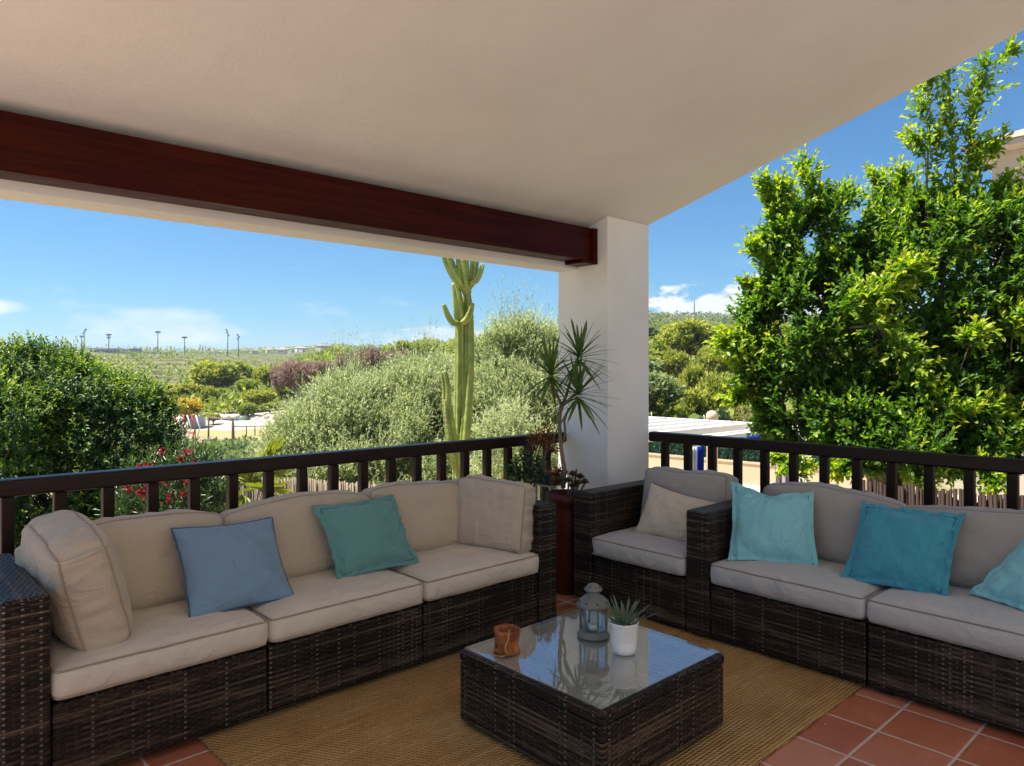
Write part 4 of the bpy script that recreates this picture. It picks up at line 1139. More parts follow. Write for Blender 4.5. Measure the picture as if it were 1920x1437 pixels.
# candelabra cactus
def m_cactus():
    m, t = mat("ribbed_cactus_skin"); c = t.coord(); n = t.noise(c, 6, 5, .6); n2 = t.noise(t.mapping(c, scale=(1, 1, .3)), 18, 4, .6)
    cc = t.ramp(t.m('ADD', t.m('MULTIPLY', n, .6), t.m('MULTIPLY', n2, .4)), [(.3, (.12, .17, .03)), (.48, (.26, .33, .05)), (.7, (.44, .47, .11))])
    z = t.sep(t.coord('Object'))[2]
    cork = t.m('MULTIPLY', t.maprange(t.noise(c, 3.3, 5, .7), .56, .66), t.maprange(t.noise(c, 22, 3, .6), .3, .6))
    cc = t.mix(t.m('MULTIPLY', cork, .8), cc, (.17, .115, .06))
    geo = t.node('ShaderNodeNewGeometry'); crest = t.maprange(geo.outputs['Pointiness'], .515, .56)
    dots = t.maprange(t.noise(t.mapping(c, scale=(1, 1, 1)), 55, 2, .5), .45, .62)
    cc = t.mix(t.m('MULTIPLY', crest, t.m('MULTIPLY_ADD', dots, .55, .2)), cc, (.55, .47, .28))
    t.out(t.principled(cc, .55, .3, t.bump(n2, .35, .012))); return m
M['cactus'] = m_cactus()
ca = thing('cactus', 'tall candelabra cactus with upright ribbed arms beyond the railing', 'cactus', on_ground(860, 8.6))
def rib_stem(mb, pts, rad, ribs=5, n=40, amp=.45, twist=.0, seed=0):
    pts = [Vector(p) for p in pts]; fine = []; rf = []; m = 16
    for i in range(len(pts) - 1):
        for k in range(m):
            f = k / m; p0 = pts[max(i - 1, 0)]; p1, p2 = pts[i], pts[i + 1]; p3 = pts[min(i + 2, len(pts) - 1)]
            fine.append(.5 * ((2 * p1) + (p2 - p0) * f + (2 * p0 - 5 * p1 + 4 * p2 - p3) * f * f + (3 * p1 - p0 - 3 * p2 + p3) * f ** 3)); rf.append(rad[i] * (1 - f) + rad[i + 1] * f)
    fine.append(pts[-1]); rf.append(rad[-1]); vs = []; fs = []; prev = Vector((1, 0, 0))
    for i, p in enumerate(fine):
        d = (fine[min(i + 1, len(fine) - 1)] - fine[max(i - 1, 0)]).normalized(); s = (prev - d * prev.dot(d)).normalized(); prev = s; u = d.cross(s)
        end = min(1.0, math.sqrt(max(0, (len(fine) - 1 - i) / 9.0))) * (1 if i else .9)
        knob = 1 + .035 * math.sin(i * 1.9 + seed)
        for k in range(n):
            a = 2 * math.pi * k / n; rr = rf[i] * max(.03, end) * knob * (1 - amp * (1 - abs(math.cos(ribs * a / 2 + twist * i + seed)) ** .8))
            vs.append(p + (s * math.cos(a) + u * math.sin(a)) * rr)
    for i in range(len(fine) - 1):
        for k in range(n):
            k2 = (k + 1) % n; fs.append((i * n + k, i * n + k2, (i + 1) * n + k2, (i + 1) * n + k))
    fs.append(tuple((len(fine) - 1) * n + k for k in range(n))); mb.add(vs, fs, True)
def cs(name, lst, rad, seed, ribs=4):
    q = MB(); rib_stem(q, [PT(*p) - ca.location for p in lst], [r * .88 * 8.6 / 1361 for r in rad], ribs, seed=seed); return q.build(name, M['cactus'], ca)
q = MB(); rib_stem(q, [Vector((0, 0, -.1)), PT(861, 960, 8.6) - ca.location, PT(862, 900, 8.6) - ca.location, PT(863, 850, 8.6) - ca.location, PT(862, 800, 8.6) - ca.location, PT(862, 700, 8.6) - ca.location, PT(862, 612, 8.6) - ca.location, PT(862, 606, 8.6) - ca.location],
                     [.10, .095, .092, .09, .074, .060, .058, .045], 5, seed=.3); q.build('stem', M['cactus'], ca)
cs('stem', [(868, 850, 8.5), (874, 790, 8.56), (879, 700, 8.6), (879, 600, 8.62), (876, 560, 8.62), (874, 545, 8.62)], [9, 12, 11.5, 10.5, 9.5, 7], 1.1)
cs('arm', [(857, 880, 8.5), (850, 840, 8.42), (842, 790, 8.4), (838, 755, 8.4), (836, 748, 8.4)], [12, 14, 12.5, 10, 7], 2.2)
cs('arm', [(846, 800, 8.42), (838, 760, 8.4), (837, 730, 8.4), (833, 702, 8.4), (831, 697, 8.4)], [7, 9.5, 9.5, 8, 5], .6, 4)
cs('arm', [(864, 612, 8.6), (861, 590, 8.57), (858, 560, 8.55), (854, 538, 8.55), (852, 530, 8.55)], [10, 13, 12, 9.5, 7], .2)
cs('arm', [(860, 605, 8.55), (850, 606, 8.5), (840, 592, 8.48), (833, 575, 8.48), (831, 571, 8.48)], [6, 7.5, 7, 5.5, 4], 1.7, 4)
cs('arm', [(866, 605, 8.52), (875, 600, 8.48), (881, 588, 8.46), (885, 572, 8.46), (886, 568, 8.46)], [7, 8, 7.5, 6, 4], 2.9, 4)
cs('arm', [(876, 552, 8.6), (872, 530, 8.56), (868, 500, 8.55), (866, 470, 8.55), (865, 440, 8.55), (865, 432, 8.55)], [9, 13, 14, 13, 11, 8], 1.0)
cs('arm', [(872, 545, 8.58), (858, 525, 8.5), (847, 505, 8.5), (838, 480, 8.5), (832, 445, 8.5), (831, 437, 8.5)], [7, 11, 12, 12, 10, 7], .5)
cs('arm', [(876, 542, 8.6), (886, 525, 8.6), (889, 495, 8.62), (889, 465, 8.62), (888, 455, 8.62)], [7, 9, 10, 9, 6], 2.0, 5)
cs('arm', [(882, 532, 8.55), (893, 526, 8.52), (901, 510, 8.52), (905, 498, 8.52), (906, 495, 8.52)], [5, 7, 6.5, 4.5, 3], .9, 4)

# olive trees
def olive(label, blobs, n, seed, base, age=(.25, .75), sl=.42):
    def spires(lv, rg):
        B = []; T = []
        for b in blobs:
            m = 26; a = rg.uniform(0, 6.28, m); r = rg.uniform(0, .8, m)
            B.append(np.stack([b[0] + np.cos(a) * r * b[3], b[1] + np.sin(a) * r * b[4], b[2] + b[5] * np.sqrt(1 - r * r) * .96], 1)); T.append(np.stack([rg.normal(0, .16, m), rg.normal(0, .16, m), np.ones(m)], 1))
        lv.shoots(np.concatenate(B), np.concatenate(T), rg.uniform(.3, .95, len(B) * 26), 18, .06, .016, .15, .6, .6, .25)
    return make_bush('olive_tree', label, 'olive tree', base, blobs, int(n * 2.1), 16, sl, .085, .0225, LM['olive'], seed, .42, .42, .10, age=age, young_top=.25, inner=.35, spread=.75, six=False, extra=spires, lam=.8, cut=-.22, group='olive trees beyond the railing', zmin=-.9, fork=.25)
olive('silvery olive tree left of the cactus, its low crown reaching toward the playground', blobs_px([(645, 815, 11.5, 100, 95, .9), (575, 850, 11.0, 74, 78, .7), (650, 905, 10.8, 130, 80, .8), (550, 905, 10.6, 56, 66, .6), (665, 748, 11.9, 60, 46, .7)]), 4200, 41, on_ground(640, 11.3))
olive('silvery olive tree directly behind the cactus, with a rounded crown top', blobs_px([(785, 785, 12.3, 98, 100, .9), (745, 840, 11.6, 95, 85, .8), (800, 880, 11.2, 100, 90, .8), (800, 716, 12.8, 62, 44, .7)]), 3900, 42, on_ground(780, 12.0))
olive('tall silvery olive tree between the cactus and the white pillar', blobs_px([(960, 720, 11.8, 90, 110, .9), (930, 800, 11.2, 80, 90, .8), (1010, 790, 11.4, 80, 110, .8), (985, 660, 12.2, 72, 52, .7), (1070, 740, 12.2, 80, 120, .8), (950, 890, 10.6, 90, 80, .7)]), 5200, 43, on_ground(965, 11.6))
make_bush('pale_bush', 'pale silver-green bush with dense leaf tufts at the foot of the tallest olive', 'bush', on_ground(960, 9.6), blobs_px([(935, 815, 9.7, 45, 50, .4), (965, 800, 9.6, 45, 45, .4), (905, 900, 9.5, 45, 55, .4), (985, 880, 9.5, 55, 60, .4), (1030, 870, 9.6, 45, 70, .4)]), 900, 13, .22, .062, .018, LM['olive'], 44, .4, .45, .04, age=(.45, 1.0), six=False, spread=1.0)

# right: tall glossy ficus over the bamboo fence
bs = blobs_px([(1640, 640, 8.2, 165, 190, 1.0), (1500, 640, 8.0, 95, 150, .7), (1490, 470, 8.2, 58, 100, .5), (1560, 440, 8.3, 60, 80, .5), (1780, 560, 8.0, 150, 200, 1.0), (1690, 460, 8.4, 80, 90, .7), (1880, 520, 7.9, 120, 150, .9), (1900, 760, 7.6, 140, 150, .9), (1760, 800, 7.6, 150, 110, .9), (1590, 790, 7.8, 130, 80, .8), (1500, 770, 7.9, 75, 70, .6), (2050, 600, 8.0, 150, 260, 1.0), (1690, 840, 7.3, 130, 60, .6), (1440, 600, 8.1, 45, 55, .35), (1430, 700, 8.0, 50, 50, .35)])
def spray(lv, rg):
    """leafy branches that break the outline"""
    br = [([(1798, 620, 7.9), (1806, 520, 7.8), (1795, 420, 7.75), (1788, 300, 7.75), (1780, 180, 7.75), (1772, 120, 7.75)], .40, 90),
          ([(1790, 380, 7.75), (1815, 290, 7.7), (1838, 190, 7.7), (1852, 120, 7.7)], .30, 56),
          ([(1800, 300, 7.7), (1825, 180, 7.7), (1880, 112, 7.68), (1900, 98, 7.68)], .16, 26),
          ([(1785, 330, 7.75), (1740, 240, 7.75), (1722, 205, 7.75)], .26, 34), ([(1790, 250, 7.75), (1745, 165, 7.75), (1735, 140, 7.75)], .26, 34),
          ([(1800, 400, 7.7), (1735, 300, 7.75), (1715, 260, 7.75)], .26, 34), ([(1800, 380, 7.7), (1855, 300, 7.7), (1885, 262, 7.7)], .2, 28),
          ([(1795, 430, 7.7), (1830, 300, 7.7), (1842, 270, 7.7)], .2, 26), ([(1800, 440, 7.7), (1860, 370, 7.7), (1885, 345, 7.7)], .2, 24),
          ([(1500, 480, 8.0), (1450, 390, 8.0), (1432, 350, 8.0)], .24, 36), ([(1500, 480, 8.0), (1475, 380, 8.0), (1465, 348, 8.0)], .2, 30), ([(1560, 460, 8.2), (1525, 360, 8.2), (1508, 312, 8.2)], .26, 44),
          ([(1490, 560, 7.9), (1425, 480, 7.9), (1415, 470, 7.9)], .2, 26), ([(1480, 660, 7.8), (1400, 640, 7.8), (1355, 648, 7.8)], .26, 40), ([(1470, 720, 7.8), (1400, 690, 7.8), (1365, 655, 7.8)], .24, 36),
          ([(1470, 760, 7.8), (1405, 745, 7.8), (1378, 752, 7.8)], .22, 34), ([(1440, 560, 8.0), (1410, 540, 8.0), (1398, 532, 8.0)], .14, 14),
          ([(1560, 560, 7.4), (1640, 610, 7.2), (1700, 660, 7.1), (1735, 740, 7.0)], .26, 64), ([(1700, 790, 7.0), (1780, 775, 6.9), (1850, 770, 6.9), (1900, 810, 6.9)], .26, 56),
          ([(1560, 580, 7.3), (1640, 560, 7.2), (1690, 545, 7.2)], .22, 36), ([(1640, 540, 7.3), (1680, 520, 7.2), (1700, 510, 7.2)], .22, 30), ([(1800, 650, 7.0), (1820, 640, 6.9), (1835, 625, 6.9)], .18, 22),
          ([(1500, 850, 7.4), (1480, 870, 7.3), (1500, 885, 7.3)], .2, 26), ([(1580, 850, 7.2), (1600, 875, 7.1), (1570, 885, 7.1)], .2, 30), ([(1700, 870, 6.9), (1720, 890, 6.8), (1740, 905, 6.7)], .2, 26), ([(1820, 870, 6.8), (1850, 890, 6.7), (1870, 920, 6.6)], .2, 26), ([(1690, 460, 8.4), (1660, 380, 8.4), (1645, 345, 8.4)], .28, 40), ([(1700, 450, 8.3), (1700, 370, 8.3), (1690, 335, 8.3)], .28, 40), ([(1460, 850, 7.6), (1455, 865, 7.5), (1465, 872, 7.5)], .14, 16),
          ([(1880, 640, 7.1), (1900, 600, 7.0), (1925, 590, 7.0)], .2, 26), ([(1880, 430, 7.7), (1895, 400, 7.6), (1900, 385, 7.6)], .26, 40), ([(1930, 470, 7.6), (1940, 400, 7.6), (1950, 330, 7.6)], .3, 50)]
    for pts, rad, m in br:
        m = int(m * (1.0 if pts[-1][1] < 275 else 1.7))
        P = [np.array(PT(*p)) for p in pts]; seg = len(P) - 1
        f = rg.uniform(.12, 1, m) * seg; i = np.minimum(f.astype(int), seg - 1); g = (f - i)[:, None]; P = np.array(P)
        base = P[i] * (1 - g) + P[i + 1] * g; ax = nrm(P[i + 1] - P[i])
        T = nrm(ax * .7 + np.array([0, 0, .45]) + rg.normal(0, .55, (m, 3)))
        lv.shoots(base, T, rad * rg.uniform(.6, 1.1, m), 9, .092, .046, .40, 1.0, 1.0, .4)
        TW.append((pts, .018 if m > 85 else .009))
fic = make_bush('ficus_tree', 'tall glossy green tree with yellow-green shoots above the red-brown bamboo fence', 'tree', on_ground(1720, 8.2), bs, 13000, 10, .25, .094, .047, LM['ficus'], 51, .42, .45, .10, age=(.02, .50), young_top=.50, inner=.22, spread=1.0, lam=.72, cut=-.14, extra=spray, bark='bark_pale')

# small plants round the corner planter
def pot_plant(name, label, loc, px, py, d, r, n, L, W, lm, seed, pot=True, zs=.8, age=(.1, .9)):
    t = thing(name, label, 'potted plant', loc)
    lv = Leaves(seed); p = PT(px, py, d); B, Dr = blob_shoots(lv.rg, [(p.x, p.y, p.z, r, r, r * zs)], n, .3)
    T = nrm(Dr + np.array([0, 0, .4]) + lv.rg.normal(0, .4, B.shape)); lv.shoots(B - T * .05, T, .07, 6, L, W, age[0], age[1], 1.1, .6); lv.build('leaves', lm, t)
    q = MB(); base = Vector(loc)
    ztop = p.z - base.z - r * .3
    for k in range(7):
        e = Vector((p.x - base.x + .6 * r * math.cos(k * 2.4), p.y - base.y + .6 * r * math.sin(k * 2.4), ztop + .4 * r))
        q.tube([(0, 0, .1), ((e.x) * .4, e.y * .4, ztop * .5 + .1), e], .004, 5)
    q.build('stems', M['bark'], t)
    if pot:
        q = MB(); q.lathe([(0, 0), (.07, 0), (.095, .17), (.10, .172), (.10, .20), (.09, .20), (.085, .16), (0, .155)], 28); q.build('pot', M['red_pot'], t)
    return t
pot_plant('leafy_pot_plant', 'green trailing pot plant behind the right arm of the beige sofa', (3.18, 3.70, .0), 985, 880, 5.15, .13, 80, .045, .030, LM['garden'], 61)
pot_plant('dry_pot_plant', 'dried orange-brown plant drooping over the railing end', (3.44, 3.69, .0), 1018, 830, 5.15, .10, 60, .045, .014, LM['dry'], 62, zs=1.1)
pot_plant('dry_pot_plant', 'small russet-leaved plant at the foot of the dracaena stem', (3.60, 3.40, .61), 1046, 888, 4.98, .06, 26, .035, .016, LM['dry'], 63, pot=False)
su = thing('succulent_clump', 'bronze succulent rosettes growing at the rim of the dark red pot', 'succulent', (3.62, 3.36, .62))
lv = Leaves(64)
for px, py, d in [(1074, 893, 4.82), (1088, 898, 4.84), (1066, 905, 4.76), (1082, 910, 4.76), (1096, 908, 4.86), (1075, 915, 4.74), (1048, 905, 4.78), (1040, 912, 4.8)]:
    p = np.array(PT(px, py, d)); m = 22; a = np.arange(m) * 2.4; tl = .2 + 1.2 * np.arange(m) / m
    Dn = np.stack([np.cos(a) * np.sin(tl), np.sin(a) * np.sin(tl), np.cos(tl)], 1); lv.put(np.repeat(p[None], m, 0), Dn, np.repeat(np.array([[0, 0, 1.]]), m, 0) + lv.rg.normal(0, .1, (m, 3)), np.full(m, .042), np.full(m, .020), lv.rg.random(m))
lv.build('rosettes', LM['succulent'], su, fold=.3)
q = MB()
for px, py, d in [(1074, 893, 4.82), (1088, 898, 4.84), (1066, 905, 4.76), (1082, 910, 4.76), (1096, 908, 4.86), (1081, 880, 4.84)]:
    e = PT(px, py, d) - su.location; q.tube([(e.x * .5, e.y * .5, 0), e], .007, 6)
q.build('stems', M['bark'], su)

# ---------------------------------------------------------------- neighbour's pergola and wall, right
pg = thing('pergola', 'white slatted flat pergola roof on posts, just above the wooden railing beside the pillar', 'pergola', (10.6, 7.0, -1.93))
def pgp(name, fn, material=None, bevel=0.0):
    q = MB(); fn(q); q.v = [(x - 10.6, y - 7.0, z + 1.93) for x, y, z in q.v]; return q.build(name, material or M['white_paint'], pg, bevel)
pgp('rear_beam', lambda q: q.box((14.78, 6.80, 0.13), (14.92, 13.6, 0.32)))
pgp('front_beam', lambda q: q.box((10.93, 6.80, 0.20), (10.998, 13.6, 0.33)))
for k, v in enumerate([6.86, 8.02, 8.62, 9.22, 9.82, 10.42, 11.02, 11.62, 12.22, 12.82, 13.42]):
    wd = .16 if k == 0 else .13
    pgp('slat', lambda q: q.box((11.0, v, 0.205), (14.775, v + wd, 0.335)))
for k in range(9):
    v = 8.16 + .6 * k
    def panel(q):
        M4 = Matrix.Translation((12.88, v + .225, .215)) @ Matrix.Rotation(R(16), 4, 'X'); q.box((-1.86, -.205, -.012), (1.86, .205, .012), M4)
    pgp('louver', panel)
for u, v in ((11.09, 7.23), (14.72, 6.95), (11.09, 13.3), (14.72, 13.3)):
    pgp('post', lambda q: q.box((u - .07, v - .07, -1.93), (u + .07, v + .07, .20 if u < 12 else .128)))
for k, v in enumerate((7.9, 9.4, 10.9)):
    pgp('hook', lambda q: q.tube([(14.83, v, .32), (14.83, v, .40), (14.86, v + .03, .43)], .008, 6))

def m_curtain(name, col):
    m, t = mat(name); c = t.coord(); n = t.noise(t.mapping(c, scale=(6, 6, 1)), 2, 4)
    cc = t.mix(n, tuple(x * .85 for x in col), col); p = t.principled(cc, .8, .2); tr = t.node('ShaderNodeBsdfTranslucent'); t.put(tr.inputs[0], cc)
    mx = t.node('ShaderNodeMixShader'); mx.inputs[0].default_value = .25; t.l.new(p, mx.inputs[1]); t.l.new(tr.outputs[0], mx.inputs[2]); t.out(mx.outputs[0]); return m
M['blue_cloth'] = m_curtain("royal_blue_cloth", (0.012, 0.035, 0.42)); M['white_cloth'] = m_curtain("white_cloth", (0.78, 0.78, 0.76)); M['lilac_cloth'] = m_curtain("lilac_cloth", (0.52, 0.44, 0.50))
def hanging(label, px, d, wpx, ztop, zbot, material, seed, taper=.55, folds=3, cat='curtain', name='gathered_curtain'):
    p = PT(px, 700, d); t = Vector((C_, -S_)); wd = wpx * d / 1361
    q = MB()
    def fn(a, b):
        k = 1 - (1 - taper) * (b ** 1.6); ww = wd * k
        s = (a - .5) * ww; f = .045 * math.sin(a * folds * 2 * math.pi + seed + .6 * math.sin(b * 4)) * (.5 + b)
        z = ztop + (zbot - ztop) * b + (.03 * math.cos(a * folds * 2 * math.pi + seed) if b > .95 else 0)
        return (t.x * s + S_ * f, t.y * s + C_ * f, z - ztop)
    q.grid(36, 20, fn); o = q.build(name, material, loc=(p.x, p.y, ztop))
    s_ = o.modifiers.new('thick', 'SOLIDIFY'); s_.thickness = .012
    return tag(o, label, cat)
hanging('white gathered curtain on the front pergola post, left of the blue one', 1299, 12.55, 15, 0.16, -1.6, M['white_cloth'], 1.0, .9)
hanging('royal blue gathered curtain hanging at the front pergola post', 1314, 12.6, 13, 0.16, -1.55, M['blue_cloth'], 2.2, .55)
hanging('first lilac drooping cloth at the ficus edge, nearest the pillar', 1461, 13.6, 14, 0.03, -.95, M['lilac_cloth'], .3, .45, 2)
hanging('second lilac drooping cloth, between its two lilac neighbours', 1474, 13.5, 13, 0.03, -.98, M['lilac_cloth'], 1.7, .45, 2)
hanging('third lilac drooping cloth, deepest in the ficus leaves', 1487, 13.6, 14, 0.03, -.93, M['lilac_cloth'], 3.1, .45, 2)
aw = thing('rolled_awning', 'rolled royal blue awning under the near end of the pergola slats', 'awning', tuple(PT(1436, 819, 13.2)))
q = MB(); e = Vector((0, 0, 0)); far_ = Vector((-1.1, .0, -0.01)); q.tube([e, far_ * .5, far_], .055, 18); q.build('roll', M['blue_cloth'], aw)
q = MB(); q.tube([far_ * -.03, far_ * 1.03], .015, 8); q.build('rod', M['white_paint'], aw)

wl = thing('garden_wall', 'low cream rendered wall under the dark green hedge screen, behind the pergola', 'wall', (19.0, 12.0, -1.93))
M['cream_wall'] = m_plaster("cream_render", (0.60, 0.47, 0.31), .2, 5, .05)
a_, b_ = Vector((19.3, 17.5)), Vector((20.2, 7.5)); dirw = (b_ - a_).normalized(); nw = Vector((-dirw.y, dirw.x))
q = MB(); q.prism([tuple(a_ - Vector((19, 12))), tuple(b_ - Vector((19, 12))), tuple(b_ + nw * .25 - Vector((19, 12))), tuple(a_ + nw * .25 - Vector((19, 12)))], -.3, .62); q.build('wall', M['cream_wall'], wl)
q = MB(); e1 = nw * -.03; q.prism([tuple(a_ + e1 - Vector((19, 12))), tuple(b_ + e1 - Vector((19, 12))), tuple(b_ + nw * .28 - Vector((19, 12))), tuple(a_ + nw * .28 - Vector((19, 12)))], .622, .68); q.build('coping', M['cream_wall'], wl)
hs = thing('hedge_screen', 'dark green artificial hedge screen standing on the low cream wall', 'screen', (19.0, 12.0, -1.25))
LM['hedge'] = m_leaf("artificial_hedge_green", [(0, (0.008, 0.028, 0.016)), (.5, (0.018, 0.062, 0.032)), (1, (0.035, 0.105, 0.05))], .6, .1, (1, 1.1, .8), .2)
lv = Leaves(71); rg_ = lv.rg; m = 26000; f = rg_.random(m); P = np.stack([a_.x + (b_.x - a_.x) * f, a_.y + (b_.y - a_.y) * f, -1.24 + rg_.random(m) * 1.05], 1) + np.array([nw.x, nw.y, 0]) * (.12 + rg_.normal(0, .035, (m, 1)))
lv.put(P, nrm(rg_.normal(0, .4, (m, 3)) + np.array([-nw.x * .5, -nw.y * .5, -.9])), nrm(rg_.normal(0, .5, (m, 3)) - np.array([nw.x, nw.y, 0])), rg_.uniform(.08, .16, m), rg_.uniform(.012, .024, m), np.clip(.5 + .25 * np.sin(f * 160) + rg_.normal(0, .2, m), 0, 1)); lv.build('leaf_cover', LM['hedge'], hs, six=False)
M['net'] = m_flat("dark_green_net", (0.012, 0.035, 0.02), .9, .1)
q = MB(); o1 = nw * .10 - Vector((19, 12)); o2 = nw * .16 - Vector((19, 12)); q.prism([tuple(a_ + o1), tuple(b_ + o1), tuple(b_ + o2), tuple(a_ + o2)], .012, 1.02); q.build('backing', M['net'], hs)
ch = thing('domed_chimney', 'cream domed chimney top rising behind the pergola roof', 'chimney', (PT(1335, 790, 18.2).x, PT(1335, 790, 18.2).y, -1.93))
q = MB(); q.box((-.10, -.10, 0), (.10, .10, 2.16)); q.build('stack', M['cream_wall'], ch)
q = MB(); q.lathe([(.135, 2.162), (.15, 2.18), (.15, 2.26), (.13, 2.33), (.08, 2.38), (.03, 2.40), (0, 2.405)], 24); q.build('dome', M['cream_wall'], ch)

# rubble and edging on the yard before the wall
M['rubble'] = m_flat("pale_limestone", (0.52, 0.46, 0.37), .9, .15, 0, .25, 4, .5)
def rock(mb, c, r, rn):
    import bmesh
    b = bmesh.new(); bmesh.ops.create_icosphere(b, subdivisions=2, radius=1)
    s = rn.uniform(0, 50); sc = (r * rn.uniform(.8, 1.3), r * rn.uniform(.8, 1.3), r * rn.uniform(.5, .8))
    vs = [(c[0] + v.co.x * sc[0] * (1 + .35 * mnoise.noise(v.co * 1.5 + Vector((s, 0, 0)))), c[1] + v.co.y * sc[1] * (1 + .35 * mnoise.noise(v.co * 1.5 + Vector((0, s, 0)))), c[2] + v.co.z * sc[2]) for v in b.verts]
    mb.add(vs, [[v.index for v in f.verts] for f in b.faces]); b.free()
rn = random.Random(5)
for px, d in [(1398, 17.5), (1412, 17), (1425, 17.3), (1388, 18), (1440, 16.5), (1230, 19), (1520, 14.5), (1560, 13.5)]:
    p = PT(px, 700, d); q = MB(); rock(q, (0, 0, .06), rn.uniform(.12, .26), rn); o = q.build('limestone_rock', M['rubble'], loc=(p.x, p.y, -1.93)); tag(o, 'pale limestone rock lying on the neighbour\'s sunlit paving by the cream wall', 'rock', 'rocks on the paved yard')

# house behind the tall tree, top right
M['house'] = m_plaster("cream_house_render", (0.62, 0.52, 0.41), .2, 3, .03)
M['rooftile'] = m_flat("pale_clay_roof", (0.40, 0.30, 0.22), .8, .2, 0, .2, 8, .4)
nh = thing('house', 'cream house with clay roof partly hidden behind the tall ficus tree', 'house', (15.2, 1.76, -1.88))
def nhp(name, fn, m, parent=None): q = MB(); fn(q); return q.build(name, m, parent or nh)
nhp('wall', lambda q: q.box((0, -7, 0), (7, 1.95, 7.25)), M['house'])
rfh = nhp('roof', lambda q: (q.add([(-.45, -7.5, 7.36), (-.45, 2.35, 7.36), (3.5, -.8, 8.9), (3.5, -4.2, 8.9), (7.45, -7.5, 7.36), (7.45, 2.35, 7.36)], [(0, 2, 1), (0, 3, 2), (1, 2, 5), (2, 3, 4, 5), (3, 0, 4), (0, 1, 5, 4)])), M['rooftile'])
nhp('cornice', lambda q: q.box((-.40, -7.4, 7.252), (7.4, 2.30, 7.355)), M['house'])
nhp('balcony', lambda q: (q.box((-1.3, -6, 4.4), (-.002, 1.2, 4.62)), q.box((-1.3, -6, 4.621), (-1.18, 1.2, 5.6)), q.box((-1.179, 1.08, 4.621), (-.002, 1.2, 5.6))), M['house'])
M['dark_glass'] = m_flat("dark_window", (0.03, 0.035, 0.04), .1, .6)
for y in (-1.2, -4.0):
    wf = nhp('window', lambda q: q.box((-.035, y - .65, 5.05), (-.003, y + .65, 6.5)), M['white_paint']); nhp('pane', lambda q: q.box((-.045, y - .57, 5.13), (-.037, y + .57, 6.42)), M['dark_glass'], wf)

# ---------------------------------------------------------------- trees of the valley and hill
def clump_crown(seed, R_, n, L, W, flat=.8, nb=9, k=9, inner=.25):
    rg = np.random.default_rng(seed); bl = [(0, 0, 0, .62 * R_, .62 * R_, .55 * R_ * flat)]
    for i in range(nb):
        a = rg.uniform(0, 6.28); e = rg.uniform(-.25, .9); r = R_ * rg.uniform(.38, .68)
        bl.append((math.cos(a) * r * math.cos(e), math.sin(a) * r * math.cos(e), math.sin(e) * r * flat * 1.1, *(R_ * rg.uniform(.26, .42) * np.array([1, 1, .8]))))
    return bl
PROTO = {}
def proto(kind, var):
    """crown and trunk meshes of one tree kind, about 1 m in radius and 2 m tall, made once"""
    if (kind, var) in PROTO: return PROTO[(kind, var)]
    sp = dict(pine=('pine', 1.0, 520, .20, .070, .85, 9), bright=('pine_bright', 1.0, 520, .19, .075, .85, 9), grey=('grey', 1.0, 480, .15, .075, .8, 9),
              dead=('dead', 1.0, 520, .26, .035, .85, 9), yellow=('yellow', 1.0, 480, .16, .08, .7, 9), scrub=('garden', 1.0, 380, .17, .09, .65, 8))[kind]
    t = bpy.data.objects.new('proto', None); seed = 100 + var * 7 + len(kind)
    lv = Leaves(seed); bl = clump_crown(seed, .95, 0, 0, 0, sp[5]); bl = [(b[0], b[1], b[2] + 1.15, b[3], b[4], b[5]) for b in bl]
    B, Dr = blob_shoots(lv.rg, bl, sp[2], .3, -.8); T = nrm(Dr * .55 + np.array([0, 0, .45]) + lv.rg.normal(0, .4, B.shape))
    order = (B[:, 2] - B[:, 2].min()) / np.ptp(B[:, 2]); young = lv.rg.random(len(B)) < .2 + .5 * order
    lv.shoots(B[~young] - T[~young] * .1, T[~young], .20, sp[6], sp[3], sp[4], 0.0, .6, 1.0, .45); lv.shoots(B[young] - T[young] * .08, T[young], .22, sp[6], sp[3], sp[4], .3, 1.0, 1.0, .45)
    cr = lv.build('crown', LM[sp[0]], six=False); COL.objects.unlink(cr)
    q = MB(); limbs(q, (0, 0, -.25), [(b[0], b[1], b[2] + .1) for b in bl], .075, lv.rg, .12, fork=.45)
    tr = q.build('trunk', M['bark_dry'] if kind == 'dead' else M['bark']); COL.objects.unlink(tr)
    PROTO[(kind, var)] = (cr.data, tr.data); return PROTO[(kind, var)]
rt = random.Random(77)
def far_tree(kind, name, label, px, d, hpx, wpx, group=None, ytop=None, cat='tree', dz=-.15):
    """tree standing on the terrain at forward distance d; its crown is wpx wide and the tree hpx high in the photograph"""
    p = on_ground(px, d, dz); s = d / 1361; h = hpx * s
    if ytop is not None: h = max(1.0, 1.5 + (693 - ytop) * s - p.z)
    t = thing(name, label, cat, p, rt.uniform(0, 6.28), group)
    cd, td = proto(kind, rt.randrange(3))
    rx = wpx * s / 2; sc = (rx / 1.0, rx / 1.0, h / 2.08)
    for nm, me in (('crown', cd), ('trunk', td)):
        o = bpy.data.objects.new(nm, me); o.scale = sc; link(o, t)
    return t
